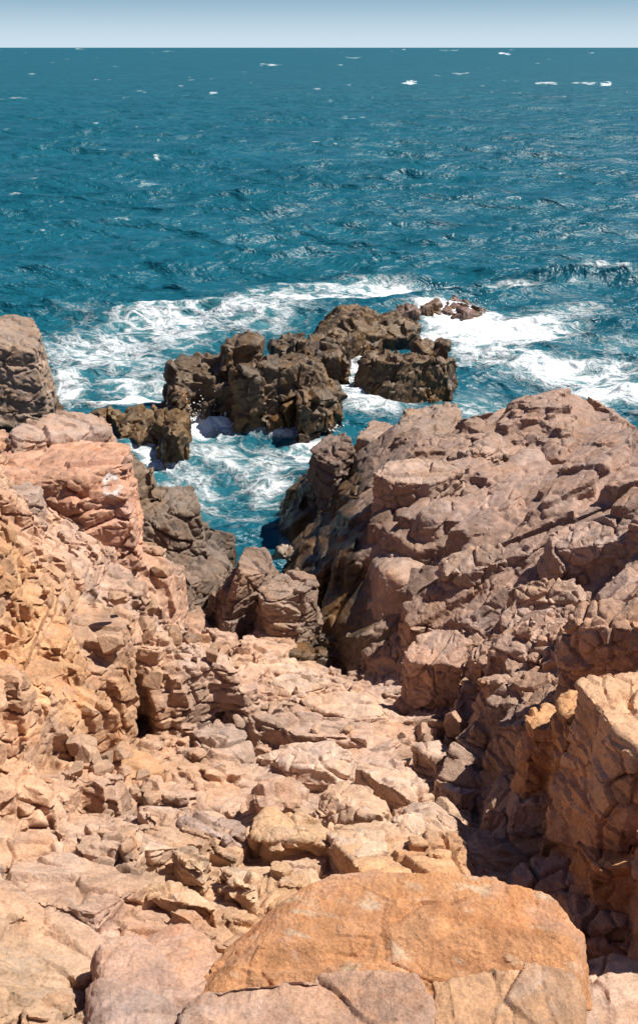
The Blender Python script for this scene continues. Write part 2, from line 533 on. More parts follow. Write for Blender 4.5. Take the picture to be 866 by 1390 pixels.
def polytope(pts, z=None, dz=0.25, tilt=None, depth=1.4, batter=0.12, cuts=4, seed=0, cut=0.16, facets=4, planes=()):
    """pts: outline of the top as seen, z: its height; returns planes (n,d), bounding box"""
    r = np.random.default_rng(seed + 1000)
    pts = np.array(pts, float)
    c = pts.mean(0)
    if z is None:
        g = hit(c[0], c[1])
        zc = g[2] + dz
    else:
        zc = z
    P0 = at(c[0], c[1], zc)
    if tilt is None:
        h = 0.5
        tx = (z0(P0[0] + h, P0[1]) - z0(P0[0] - h, P0[1]))[0] / (2 * h)
        ty = (z0(P0[0], P0[1] + h) - z0(P0[0], P0[1] - h))[0] / (2 * h)
        tilt = (np.clip(0.5 * tx, -.35, .35) + r.uniform(-.08, .08), np.clip(0.5 * ty, -.35, .25) + r.uniform(-.08, .08))
    n = np.array([-tilt[0], -tilt[1], 1.0])
    d = ray(pts[:, 0], pts[:, 1])
    O = np.array([0, 0, H])
    t = ((P0 - O) @ n) / (d @ n)
    W = O + d * t[:, None]
    hp_ = hull2(W[:, :2])
    size = math.sqrt(max(np.ptp(hp_[:, 0]) * np.ptp(hp_[:, 1]), .01))
    cen = hp_.mean(0)
    nn = n / np.linalg.norm(n)
    pl = [(nn, nn @ P0), (np.array([0, 0, -1.0]), -(P0[2] - depth))]
    for a in range(len(hp_)):
        p, q = hp_[a], hp_[(a + 1) % len(hp_)]
        e = q - p
        m = np.array([e[1], -e[0]])
        ln = np.linalg.norm(m)
        if ln < 1e-4:
            continue
        m /= ln
        if m @ (cen - p) > 0:
            m = -m
        zp = P0[2] + tilt[0] * (p[0] - P0[0]) + tilt[1] * (p[1] - P0[1])
        nv = np.array([m[0], m[1], batter * r.uniform(.3, 1.8)])
        nv /= np.linalg.norm(nv)
        pl.append((nv, nv @ np.array([p[0], p[1], zp])))
    for _ in range(cuts):
        an = r.uniform(0, 2 * math.pi)
        el = r.uniform(.5, 1.25)
        nv = np.array([math.cos(an) * math.cos(el), math.sin(an) * math.cos(el), math.sin(el)])
        nv = nv * .75 + nn * .25
        nv /= np.linalg.norm(nv)
        far = max(nv @ np.array([p[0], p[1], P0[2] + tilt[0] * (p[0] - P0[0]) + tilt[1] * (p[1] - P0[1])]) for p in hp_)
        pl.append((nv, far - size * cut * r.uniform(.3, 1.3)))
    for nv, share in planes:
        nv = np.array(nv) / np.linalg.norm(nv)
        far = max(nv @ np.array([p[0], p[1], P0[2] + tilt[0] * (p[0] - P0[0]) + tilt[1] * (p[1] - P0[1])]) for p in hp_)
        pl.append((nv, far - size * share))
    for _ in range(facets):
        an = r.uniform(0, 2 * math.pi)
        el = r.uniform(-.1, 1.0)
        nv = np.array([math.cos(an) * math.cos(el), math.sin(an) * math.cos(el), math.sin(el)])
        far = max(nv @ np.array([p[0], p[1], P0[2] + tilt[0] * (p[0] - P0[0]) + tilt[1] * (p[1] - P0[1])]) for p in hp_)
        pl.append((nv, far - size * r.uniform(.015, .06)))
    g = max(depth * batter * 1.9, 0) + 0.1
    lo = np.array([hp_[:, 0].min() - g, hp_[:, 1].min() - g, P0[2] - depth - .05])
    top = max(P0[2] + tilt[0] * (p[0] - P0[0]) + tilt[1] * (p[1] - P0[1]) for p in hp_)
    hi = np.array([hp_[:, 0].max() + g, hp_[:, 1].max() + g, top + .1])
    return pl, lo, hi, size


def solid(polys, voxel, k=None, sub=0):
    """union of convex blocks -> quad mesh"""
    lo = np.min([p[1] for p in polys], 0) - 3 * voxel
    hi = np.max([p[2] for p in polys], 0) + 3 * voxel
    nx = np.ceil((hi - lo) / voxel).astype(int) + 1
    G = np.full(nx, 4 * voxel, F32)
    ax = [lo[a] + voxel * np.arange(nx[a]) for a in range(3)]
    for pl, l, h, size in polys:
        kk = (0.012 * size + 0.010) if k is None else k * size
        i0 = np.maximum(((l - lo) / voxel).astype(int) - 3, 0)
        i1 = np.minimum(((h - lo) / voxel).astype(int) + 4, nx)
        X = ax[0][i0[0]:i1[0], None, None].astype(F32)
        Y = ax[1][None, i0[1]:i1[1], None].astype(F32)
        Z = ax[2][None, None, i0[2]:i1[2]].astype(F32)
        D = None
        for nv, dd in pl:
            f = F32(nv[0]) * X + F32(nv[1]) * Y + F32(nv[2]) * Z - F32(dd)
            if D is None:
                D = f
            else:
                hh = np.clip(F32(1) - np.abs(D - f) / F32(kk), 0, None)
                D = np.maximum(D, f) + hh * hh * F32(kk * 0.25)
        s = G[i0[0]:i1[0], i0[1]:i1[1], i0[2]:i1[2]]
        np.minimum(s, D, out=s)
    np.clip(G, -4 * voxel, 4 * voxel, out=G)
    g = vdb.FloatGrid(4 * voxel)
    g.copyFromArray(G)
    pts, tr, qd = g.convertToPolygons(isovalue=0.0, adaptivity=0.0)
    V = pts.astype(float) * voxel + lo
    Fq = qd.astype(np.int64)[:, ::-1]
    nrm = normals_of(V, Fq)
    c = V.mean(0)
    if ((V - c) * nrm).sum() < 0:
        Fq = Fq[:, ::-1]
    for _ in range(sub):
        V, Fq = subdiv(V, Fq)
    return V, Fq


# octave: size, anisotropy, step, tilt, crack depth, crack width, edge rounding   (all relative to size)
ERODE = [(.46, (1.7, .9, .5), .04, .13, .12, .025, .0), (.15, (1.5, .9, .6), .045, .13, .08, .05, .0)]
COARSE = [(.70, (1.4, .9, .6), .07, .22, .09, .03, .0), (.30, (1.4, .9, .6), .07, .22, .08, .045, .0), (.12, (1.3, .9, .7), .06, .16, .06, .08, .0)]
FINE = [(.80, (1.5, .9, .6), .035, .12, .09, .02, .0), (.32, (1.5, .9, .6), .045, .15, .09, .035, .0), (.13, (1.3, .9, .7), .05, .14, .07, .06, .0)]
SMOOTH = [(1.0, (1.6, .9, .5), .012, .06, .022, .009, .0), (.30, (1.5, .9, .6), .02, .06, .02, .03, .0), (.11, (1.3, .9, .7), .025, .08, .02, .06, .0)]
SEA = [(.90, (.7, .8, 1.7), .08, .32, .08, .025, .0), (.36, (.7, .8, 1.8), .08, .30, .06, .04, .01), (.14, (.9, .9, 1.2), .06, .16, .05, .08, .02)]
FRONT = [(.9, (2.2, .7, .5), .028, .08, .012, .006, .0), (.35, (2.0, .8, .5), .02, .08, .02, .02, .0), (.12, (1.6, .9, .6), .035, .10, .025, .05, .0), (.05, (1.4, .9, .7), .05, .12, .03, .08, .0)]


def finish_rock(V, Fq, octs, seed, R=None, amp=1.0, base=None, tide_shade=None, cull=0.7, sm=6, vox=0.02):
    R = rot(0.5, 0.25, 0.1) if R is None else R
    nrm = normals_of(relax(V, Fq, sm), Fq)
    d, var, hue = fracture(V, octs, R, seed, vox=vox)
    d = d + 0.018 * fbm(V * 1.6, 4, seed + 5) + 0.008 * fbm(V * 9.0, 3, seed + 6)
    V2 = V + nrm * (d * amp)[:, None]
    if cull is not None:
        zz = np.maximum(z0(V2[:, 0], V2[:, 1]) - cull, -0.9)
        keep = (V2[:, 2] > zz)[Fq].any(1)
        Fq = Fq[keep]
        V2, Fq, var, hue = compact(V2, Fq, var, hue)
    tint, wet = rock_colour(V2, var, hue, base, tide_shade)
    return V2, Fq, tint, wet



# ------------------------------------------------------------------ the rocks that stand out, each a thing of its own
# name, label, octaves, voxel, options, list of (outline of the top as seen, options)
ROCKS = [
    # ---- in the sea
    ("sea_rock", "largest dark wet rock in the sea, with a square block on its crest", SEA, .045, dict(base=SEAROCK, tide_shade=1.15, R=rot(.3, .9, .5)), [
        ([(226, 492), (262, 478), (330, 470), (350, 478), (345, 494), (300, 500), (240, 502)], dict(z=2.2, depth=3.2, batter=.10, tilt=(.10, -.02))),
        ([(298, 462), (322, 451), (350, 449), (358, 459), (350, 467), (304, 472)], dict(z=2.95, depth=2.5, batter=.05, cuts=1, facets=2, tilt=(.02, .02))),
        ([(342, 480), (400, 475), (440, 473), (452, 487), (430, 496), (360, 500)], dict(z=2.3, depth=3.0, batter=.12, tilt=(-.08, -.03))),
        ([(398, 508), (440, 494), (462, 518), (462, 532), (400, 538)], dict(z=1.3, depth=2.2, batter=.12, tilt=(-.12, -.1))),
        ([(308, 486), (345, 474), (372, 486), (360, 500), (316, 502)], dict(z=2.35, depth=3.2, batter=.06, tilt=(.05, -.1))),
        ([(222, 515), (258, 511), (268, 528), (238, 534)], dict(z=1.35, depth=2.0, batter=.08)),
        ([(270, 520), (298, 515), (306, 530), (276, 536)], dict(z=1.2, depth=2.0, batter=.08)),
        ([(314, 545), (345, 541), (352, 555), (320, 560)], dict(z=.6, depth=2.0, batter=.12)),
    ]),
    ("sea_rock", "low rusty brown weed covered rock at the left edge of the inlet", SEA, .04, dict(base=(.16, .095, .04), tide_shade=.45, R=rot(.2, .3, .2)), [
        ([(150, 563), (180, 553), (206, 556), (213, 572), (190, 577), (160, 574)], dict(z=.85, depth=2, batter=.10)),
        ([(206, 552), (240, 548), (255, 560), (252, 573), (220, 577)], dict(z=1.0, depth=2, batter=.06)),
        ([(120, 556), (160, 552), (170, 564), (135, 566)], dict(z=.6, depth=1.5, batter=.2)),
    ]),
    ("sea_rock", "lumpy black rock close behind the right shoulder of the largest sea rock", SEA, .05, dict(base=SEAROCK, tide_shade=1.2), [
        ([(368, 458), (385, 449), (412, 451), (415, 464), (380, 468)], dict(z=2.0, depth=3, batter=.12)),
        ([(405, 460), (440, 453), (464, 461), (464, 476), (420, 480)], dict(z=1.6, depth=2.6, batter=.12)),
        ([(425, 448), (455, 440), (480, 450), (470, 466), (436, 464)], dict(z=1.1, depth=2.2, batter=.2)),
    ]),
    ("sea_rock", "long brown humped rock farther out behind the white channel", SEA, .055, dict(base=(.15, .097, .052), tide_shade=.95, R=rot(.1, .2, .6)), [
        ([(416, 440), (440, 421), (475, 410), (508, 415), (515, 428), (480, 438), (430, 446)], dict(z=1.55, depth=2.8, batter=.25)),
        ([(500, 424), (540, 418), (566, 430), (566, 442), (520, 448)], dict(z=1.1, depth=2, batter=.25)),
        ([(468, 448), (500, 442), (508, 458), (480, 464)], dict(z=.8, depth=2, batter=.3)),
    ]),
    ("sea_rock", "rounded dark rock streaked with rust standing right of the white channel", SEA, .045, dict(base=(.145, .092, .05), tide_shade=1.0, R=rot(-.1, .2, .4)), [
        ([(486, 480), (515, 466), (560, 460), (600, 464), (614, 476), (606, 486), (540, 492), (500, 490)], dict(z=1.5, depth=2.6, batter=.15, tilt=(.0, -.10))),
        ([(562, 457), (585, 450), (606, 454), (608, 467), (575, 470)], dict(z=1.85, depth=2.6, batter=.12)),
        ([(488, 498), (540, 492), (545, 507), (500, 510)], dict(z=.75, depth=2, batter=.15)),
        ([(560, 492), (610, 488), (618, 500), (570, 506)], dict(z=.75, depth=2, batter=.15)),
    ]),
    ("sea_rock", "small purplish wet rock washed over by the far breaker, left one", SEA, .05, dict(base=(.17, .10, .075), tide_shade=.3), [
        ([(508, 411), (540, 405), (566, 411), (570, 420), (525, 424)], dict(z=.42, depth=1.6, batter=.4))]),
    ("sea_rock", "small brown knob in the middle of the far breaker", SEA, .045, dict(base=(.18, .11, .07), tide_shade=.3), [
        ([(569, 407), (580, 402), (592, 405), (596, 414), (570, 415)], dict(z=.45, depth=1.6, batter=.3))]),
    ("sea_rock", "farthest right purplish rock with white water running off it", SEA, .05, dict(base=(.17, .10, .085), tide_shade=.3), [
        ([(600, 409), (618, 402), (642, 402), (650, 413), (606, 415)], dict(z=.42, depth=1.6, batter=.35)),
        ([(610, 416), (655, 413), (660, 420), (620, 424)], dict(z=.2, depth=1.2, batter=.5))]),
    ("sea_rock", "pale crusted boulder at the waterline under the shadowed outcrop wall", SEA, .04, dict(base=(.30, .25, .21), tide_shade=-1), [
        ([(380, 738), (396, 733), (406, 743), (398, 752), (384, 750)], dict(z=.55, depth=1.4, batter=.2))]),
    ("headland", "tall grey brown headland rock standing in the sea at the far left", FINE, .05, dict(base=(.28, .21, .165), tide_shade=.9, cull=None, R=rot(.2, .2, .2)), [
        ([(-150, 428), (0, 421), (44, 424), (52, 434), (40, 452), (-150, 456)], dict(z=3.75, depth=5.0, batter=.10, cuts=3, tilt=(.0, -.03))),
        ([(-100, 480), (40, 470), (66, 482), (66, 510), (-100, 520)], dict(z=2.2, depth=3.4, batter=.13, tilt=(-.1, 0))),
        ([(-60, 530), (60, 515), (82, 540), (70, 552), (-60, 555)], dict(z=.75, depth=2, batter=.15)),
    ]),
    # ---- left side
    ("boulder", "big rounded orange pink boulder bearing a worn white mark, topmost on the left bluff", FINE, .03, dict(base=(.475, .275, .195), paint=(153, 660), R=rot(.3, .15, .1)), [
        ([(-60, 610), (30, 590), (100, 580), (150, 588), (176, 602), (176, 625), (120, 645), (-60, 650)], dict(z=5.35, depth=2.0, batter=.10, cuts=3, tilt=(-.03, -.12), cut=.08)),
        ([(60, 640), (150, 622), (180, 630), (172, 668), (110, 676), (60, 670)], dict(z=4.95, depth=1.5, batter=.1, cuts=3, tilt=(0, -.2), cut=.1)),
    ]),
    ("boulder", "flat mauve rock slab behind the boulder with the white mark", FINE, .035, dict(base=(.37, .265, .215)), [
        ([(5, 585), (70, 554), (125, 552), (152, 562), (150, 580), (90, 592), (20, 600)], dict(z=5.5, depth=1.4, batter=.1, cuts=3, cut=.08))]),
    ("boulder", "small cubic mauve block wedged below the rounded marked boulder at the left edge", FINE, .025, dict(base=(.40, .30, .25)), [
        ([(8, 652), (34, 645), (56, 650), (54, 668), (12, 672)], dict(dz=.5, depth=1.2, batter=.05, cuts=2))]),
    ("boulder", "dark brown square shouldered rock at the head of the inlet, highest of its bank", FINE, .035, dict(base=(.185, .135, .10), R=rot(.6, .2, .4)), [
        ([(182, 660), (205, 650), (240, 652), (262, 665), (270, 688), (230, 698), (188, 700)], dict(z=3.0, depth=2.6, batter=.12, cuts=4, tilt=(.0, -.2)))]),
    ("boulder", "yellowish grey rock leaning against the foot of the dark square shouldered rock", FINE, .03, dict(base=(.22, .17, .11)), [
        ([(166, 738), (180, 728), (198, 732), (222, 745), (212, 768), (172, 770)], dict(z=2.45, depth=2.0, batter=.1, cuts=4))]),
    ("boulder", "slanting dark slab between the dark shore bank and the pointed boulder", FINE, .03, dict(base=(.18, .13, .10)), [
        ([(232, 768), (258, 735), (290, 728), (306, 742), (300, 770), (250, 800)], dict(z=1.95, depth=1.7, batter=.15, tilt=(-.25, .05)))]),
    ("boulder", "tall pointed brown boulder at the water end of the rubble slope", FINE, .024, dict(base=(.25, .175, .135)), [
        ([(320, 748), (338, 733), (356, 733), (364, 745), (360, 758), (328, 764)], dict(z=2.45, depth=2.4, batter=.42, cuts=3, cut=.12, facets=6)),
        ([(300, 776), (325, 760), (366, 760), (374, 778), (345, 796), (308, 796)], dict(z=1.95, depth=1.8, batter=.30, cuts=4)),
        ([(286, 800), (312, 785), (330, 800), (312, 818), (292, 816)], dict(z=1.5, depth=1.4, batter=.25, cuts=4)),
    ]),
    ("boulder", "rounded brown boulder with one flat lit face, right neighbour of the pointed boulder", FINE, .022, dict(base=(.28, .20, .155)), [
        ([(350, 800), (374, 780), (408, 769), (428, 776), (431, 792), (408, 804), (362, 814)], dict(z=2.30, depth=2.0, batter=.10, cuts=3, cut=.12, tilt=(.12, -.15), facets=5)),
        ([(380, 826), (420, 812), (427, 826), (410, 840), (382, 842)], dict(z=1.4, depth=1.5, batter=.12)),
    ]),
    ("boulder", "domed pinkish rock with a cracked top at the upper end of the rubble slope", FINE, .028, {}, [
        ([(168, 838), (200, 815), (248, 812), (264, 824), (250, 850), (195, 862)], dict(dz=.30, depth=1.0, batter=.35, cuts=6)),
        ([(222, 835), (262, 822), (286, 846), (268, 878), (232, 870)], dict(dz=.25, depth=1.0, batter=.3, cuts=5))]),
    ("boulder", "large tilted orange boulder with a shaded overhung front, in the gully above the lower shelf", COARSE, .02, dict(base=(.46, .27, .15), amp=.6), [
        ([(95, 1026), (118, 1014), (160, 1012), (206, 1016), (236, 1034), (212, 1058), (182, 1052), (130, 1046)], dict(dz=.50, depth=1.3, batter=-.02, cuts=4, tilt=(.0, .05)))]),
    ("boulder", "yellow orange block lying at the foot of the orange rock wall", FINE, .02, dict(base=ORANGE), [
        ([(18, 1058), (48, 1046), (84, 1052), (96, 1068), (62, 1080), (28, 1074)], dict(dz=.28, depth=.9, batter=.08, cuts=4))]),
    ("boulder", "upright mauve pink boulder leaning in the gully just under the rock wall", FINE, .022, dict(base=(.45, .31, .25)), [
        ([(112, 902), (128, 890), (146, 898), (150, 918), (128, 930), (114, 922)], dict(dz=.45, depth=1.1, batter=.1, cuts=5))]),
    ("boulder", "pink boulder wedged in the gully just below the upright mauve boulder", FINE, .022, dict(base=(.44, .30, .23)), [
        ([(116, 946), (138, 935), (160, 944), (168, 958), (140, 966), (120, 960)], dict(dz=.35, depth=1.0, batter=.1, cuts=5))]),
    ("boulder", "orange rectangular block jutting from the lower part of the orange rock wall", FINE, .02, dict(base=(.52, .30, .17)), [
        ([(66, 958), (82, 950), (98, 954), (96, 972), (70, 974)], dict(dz=.35, depth=.8, batter=.03, cuts=2))]),
    ("rock_slab", "smooth pale water worn slab at the foot of the orange rock wall", SMOOTH, .022, dict(base=(.47, .34, .26)), [
        ([(74, 984), (100, 972), (128, 982), (152, 1004), (128, 1018), (96, 1008)], dict(dz=.12, depth=.8, batter=.3, cuts=2, cut=.05))]),
    # ---- centre
    ("boulder", "angular tan block crowning the central ledges just below the rounded brown boulder", FINE, .025, dict(base=(.48, .32, .235)), [
        ([(320, 872), (332, 846), (350, 838), (398, 845), (402, 858), (374, 880), (340, 884)], dict(dz=0.65, depth=1.4, batter=.06, cuts=3))]),
    ("rock_slab", "bright tan slab stepped below the crowning angular block", FINE, .022, dict(base=(.53, .375, .28)), [
        ([(352, 888), (388, 880), (424, 880), (436, 905), (396, 916), (362, 914)], dict(dz=0.45, depth=1.2, batter=.08, cuts=3))]),
    ("boulder", "squat pinkish block left of the bright tan slab", FINE, .022, dict(base=(.47, .31, .225)), [
        ([(304, 886), (326, 880), (350, 884), (350, 896), (312, 902)], dict(dz=0.50, depth=1.0, batter=.06, cuts=3))]),
    ("boulder", "square pinkish block with a shaded front in front of the squat one", FINE, .022, dict(base=(.47, .315, .23)), [
        ([(300, 912), (325, 902), (360, 902), (358, 916), (334, 926), (306, 924)], dict(dz=0.60, depth=1.2, batter=.04, cuts=2))]),
    ("rock_slab", "cream tan triangular slab on the central ledges, right of the square pinkish block", FINE, .022, dict(base=(.53, .38, .285)), [
        ([(364, 922), (388, 908), (432, 904), (448, 924), (404, 940), (368, 938)], dict(dz=0.35, depth=1.0, batter=.08, cuts=2))]),
    ("rock_slab", "wide pale slab with a shaded undercut front across the middle ledges", FINE, .022, dict(base=(.53, .37, .275)), [
        ([(384, 946), (424, 932), (476, 934), (528, 956), (520, 968), (468, 982), (432, 966)], dict(dz=0.55, depth=1.2, batter=.02, cuts=2, tilt=(-.02, -.05)))]),
    ("boulder", "knobbly rounded brownish rock in the small gully left of the wide pale slab", COARSE, .02, dict(base=(.40, .29, .23)), [
        ([(308, 945), (332, 937), (352, 948), (348, 966), (320, 968)], dict(dz=0.45, depth=.9, batter=.3, cuts=6))]),
    ("boulder", "lumpy ridge of weathered brown stone sinking into the small gully", COARSE, .02, dict(base=(.41, .30, .24)), [
        ([(258, 990), (285, 976), (318, 982), (334, 1004), (312, 1024), (272, 1012)], dict(dz=0.38, depth=.9, batter=.3, cuts=6))]),
    ("rock_slab", "long pale slab tapering to the right above the lower ledges", FINE, .02, dict(base=(.53, .38, .29)), [
        ([(345, 1018), (385, 1004), (450, 1004), (478, 1022), (470, 1046), (410, 1044), (366, 1030)], dict(dz=0.38, depth=1.0, batter=.08, cuts=3))]),
    ("rock_slab", "broad pale slab with a bulging front at the middle of the lower ledges", FINE, .02, dict(base=(.53, .38, .285)), [
        ([(426, 1078), (446, 1058), (496, 1064), (526, 1086), (520, 1102), (470, 1104)], dict(dz=0.42, depth=1.0, batter=.10, cuts=3))]),
    ("boulder", "tall tan block with a yellow lit face directly behind the front boulder", FINE, .018, dict(base=(.54, .355, .21)), [
        ([(336, 1118), (362, 1102), (408, 1098), (456, 1122), (452, 1138), (404, 1136), (362, 1140)], dict(dz=0.45, depth=1.3, batter=.05, cuts=3))]),
    ("boulder", "reddish rough block standing left of the long tapering slab's lower end", FINE, .02, dict(base=(.48, .31, .22)), [
        ([(344, 1076), (366, 1062), (398, 1066), (408, 1086), (378, 1096), (350, 1092)], dict(dz=0.40, depth=1.0, batter=.1, cuts=5))]),
    ("rock_slab", "pale flat topped ledge block bordering the narrow crevice", FINE, .02, dict(base=(.52, .38, .30)), [
        ([(560, 1016), (600, 1006), (642, 1018), (652, 1040), (606, 1036)], dict(dz=0.45, depth=1.4, batter=.05, cuts=2)),
        ([(590, 1042), (640, 1038), (656, 1068), (628, 1080), (596, 1056)], dict(dz=0.32, depth=1.2, batter=.06, cuts=3))]),
    ("rock_slab", "pale wedge shaped block left of the flat topped ledge block", FINE, .02, dict(base=(.52, .375, .29)), [
        ([(480, 1036), (520, 1026), (566, 1042), (590, 1070), (570, 1078), (512, 1062)], dict(dz=0.40, depth=1.0, batter=.06, cuts=3))]),
    ("rock_slab", "large cream slab just above the right end of the front boulder", FINE, .018, dict(base=(.54, .40, .305)), [
        ([(528, 1104), (590, 1092), (600, 1112), (614, 1146), (574, 1148), (540, 1128)], dict(dz=0.35, depth=1.0, batter=.08, cuts=2))]),
    ("boulder", "blocky cream rock split by a crack, between the bulging slab and the front boulder", FINE, .018, dict(base=(.53, .39, .29)), [
        ([(456, 1136), (482, 1118), (520, 1128), (530, 1158), (480, 1166)], dict(dz=0.32, depth=.9, batter=.1, cuts=3))]),
    ("boulder", "mauve block with a clean flat top in the row of stones above the lower shelf", FINE, .018, dict(base=(.43, .32, .275)), [
        ([(242, 1108), (278, 1102), (322, 1116), (334, 1128), (308, 1138), (256, 1124)], dict(dz=0.48, depth=1.1, batter=.03, cuts=2))]),
    ("boulder", "grey pink cube shaped block left of the clean topped mauve block", FINE, .018, dict(base=(.44, .325, .27)), [
        ([(194, 1096), (238, 1092), (246, 1110), (218, 1118), (204, 1112)], dict(dz=0.45, depth=1.0, batter=.03, cuts=2))]),
    ("boulder", "tan stepped block leaning on the right edge of the lower left shelf", FINE, .018, dict(base=(.53, .38, .26)), [
        ([(228, 1140), (262, 1134), (292, 1162), (276, 1176), (244, 1164)], dict(dz=0.38, depth=1.0, batter=.05, cuts=3)),
        ([(294, 1168), (316, 1160), (346, 1184), (344, 1204), (312, 1192)], dict(dz=0.38, depth=1.0, batter=.05, cuts=3))]),
    ("rock_slab", "yellowish slab with a grooved vertical front in the lower left shelf", FINE, .016, dict(base=(.52, .345, .22)), [
        ([(148, 1194), (200, 1178), (276, 1198), (292, 1222), (246, 1226), (186, 1214)], dict(dz=.14, depth=.9, batter=.02, cuts=2, tilt=(-.05, -.08)))]),
    ("rock_slab", "orange crusted slab at the left edge above the lower left shelf", FINE, .018, dict(base=(.52, .33, .22)), [
        ([(-30, 1140), (40, 1128), (86, 1140), (82, 1158), (-30, 1170)], dict(dz=0.32, depth=.8, batter=.1, cuts=3))]),
    ("boulder", "orange brown front boulder with a broad cracked face at the bottom centre", FRONT, .012, dict(base=(.47, .235, .11), R=rot(-.25, .5, .2), mottle=1, grooves=[[(640, 1196), (662, 1217), (698, 1236), (724, 1247), (784, 1268)], [(716, 1208), (721, 1228), (726, 1248), (716, 1300), (708, 1390)], [(566, 1238), (600, 1252), (634, 1261), (668, 1276), (690, 1300), (730, 1390)]]), [
        ([(262, 1330), (300, 1276), (352, 1236), (404, 1200), (446, 1186), (520, 1177), (640, 1186), (744, 1210), (786, 1244), (784, 1300), (770, 1400), (300, 1400)], dict(z=6.6, depth=1.6, batter=.22, cuts=0, facets=0, tilt=(-.03, .04), planes=[((.70, -.15, .70), .05), ((-.50, .25, .83), .09), ((.05, -.42, .90), .16)])),
    ]),
    ("boulder", "flat pinkish brown rock against the front of the orange front boulder", FRONT, .014, dict(base=(.47, .30, .215)), [
        ([(250, 1352), (330, 1326), (470, 1316), (566, 1322), (590, 1350), (600, 1450), (240, 1450)], dict(z=6.78, depth=1.5, batter=.06, cuts=2, cut=.05, facets=1, tilt=(.02, -.02)))]),
    ("boulder", "ochre rock with a broken corner under the right end of the orange front boulder", FRONT, .014, dict(base=(.49, .29, .165)), [
        ([(588, 1332), (650, 1318), (736, 1312), (782, 1326), (800, 1370), (800, 1450), (590, 1450)], dict(z=6.72, depth=1.5, batter=.06, cuts=3, cut=.07, facets=1, tilt=(-.03, .0)))]),
    ("boulder", "rounded pink and grey rock left of the orange front boulder", FRONT, .014, dict(base=(.46, .29, .215), k=.09), [
        ([(196, 1262), (240, 1248), (292, 1262), (304, 1300), (310, 1410), (220, 1410)], dict(dz=0.32, depth=.9, batter=.2, cuts=4, cut=.1))]),
    ("boulder", "mauve domed rock with a shaded left end near the bottom left corner", FRONT, .014, dict(base=(.45, .30, .235), k=.09), [
        ([(120, 1282), (150, 1264), (190, 1262), (238, 1290), (240, 1410), (124, 1410)], dict(dz=0.38, depth=.9, batter=.15, cuts=4, cut=.1))]),
    # ---- right gully
    ("boulder", "domed cracked reddish rock standing in the gully below the big outcrop", FINE, .022, dict(base=(.42, .275, .21)), [
        ([(548, 884), (566, 862), (592, 852), (628, 856), (644, 874), (632, 896), (590, 902), (556, 898)], dict(dz=.80, depth=1.9, batter=.05, cuts=5, cut=.14))]),
    ("boulder", "flat faced reddish block joined to the right flank of the domed cracked rock", FINE, .022, dict(base=(.42, .28, .21)), [
        ([(634, 882), (660, 870), (696, 872), (706, 892), (652, 904)], dict(dz=.65, depth=1.6, batter=.04, cuts=3))]),
    ("boulder", "dark fronted boulder in the gully in front of the domed cracked rock", FINE, .022, dict(base=(.37, .25, .20)), [
        ([(554, 960), (584, 944), (624, 948), (634, 964), (604, 978), (562, 974)], dict(dz=.65, depth=1.6, batter=.04, cuts=4))]),
    ("boulder", "brown block with a lit top right of the dark fronted gully boulder", FINE, .02, dict(base=(.42, .29, .23)), [
        ([(616, 950), (644, 938), (668, 948), (660, 966), (628, 968)], dict(dz=.50, depth=1.2, batter=.08, cuts=4))]),
    ("boulder", "cleft brown boulder low in the gully, nearest the top of the crevice", FINE, .02, dict(base=(.39, .28, .225)), [
        ([(622, 992), (648, 978), (682, 986), (680, 1004), (640, 1010)], dict(dz=.50, depth=1.4, batter=.08, cuts=4))]),
    ("boulder", "small orange brown stone resting beside the reddish flat faced block", FINE, .02, dict(base=(.45, .28, .18)), [
        ([(656, 932), (672, 924), (688, 930), (686, 944), (662, 946)], dict(dz=.4, depth=.8, batter=.15, cuts=5))]),
    # ---- near cliff on the right
    ("boulder", "huge square reddish block with a shaded face on top of the right slope", FINE, .022, dict(base=(.43, .265, .18)), [
        ([(772, 834), (784, 818), (830, 812), (960, 812), (960, 850), (800, 852), (778, 846)], dict(z=6.75, depth=1.6, batter=.04, cuts=0, facets=0))]),
    ("rock_slab", "sunlit flat topped cliff block at the right edge with a ragged broken lip", FINE, .02, dict(base=(.54, .345, .22)), [
        ([(782, 926), (806, 908), (840, 906), (980, 906), (980, 1020), (866, 1010), (836, 992), (812, 962)], dict(z=6.95, depth=3.0, batter=.05, cuts=0, facets=0, tilt=(-.05, -.08))),
        ([(812, 962), (866, 966), (980, 960), (980, 1020), (866, 1012), (838, 994)], dict(z=7.12, depth=1.0, batter=.05, cuts=1, facets=0, tilt=(-.03, -.05)))]),
    ("rock_pillar", "pointed rusty pillar leaning against the sunlit cliff block", FINE, .02, dict(base=(.50, .28, .14), R=rot(.2, .1, .1)), [
        ([(712, 972), (742, 954), (762, 966), (772, 990), (722, 990)], dict(z=5.85, depth=2.6, batter=.04, cuts=2, tilt=(.1, -.05))),
        ([(757, 950), (785, 930), (815, 960), (812, 990), (768, 985)], dict(z=6.3, depth=2.8, batter=.04, cuts=2, tilt=(.2, 0)))]),
    ("rock_slab", "grey flat shelf block jutting out over the narrow crevice", FINE, .02, dict(base=(.36, .27, .235)), [
        ([(690, 1064), (714, 1050), (752, 1064), (770, 1088), (696, 1092)], dict(z=4.95, depth=2.4, batter=.02, cuts=1))]),
    ("boulder", "rust stained rounded rock in the shade below the sunlit cliff block", FINE, .018, dict(base=(.50, .27, .13)), [
        ([(786, 1128), (810, 1106), (836, 1102), (870, 1124), (880, 1180), (800, 1176)], dict(z=5.75, depth=1.6, batter=.12, cuts=4))]),
    ("boulder", "dark grey ledge rock in the shade behind the right end of the front boulder", FINE, .018, dict(base=(.36, .26, .22)), [
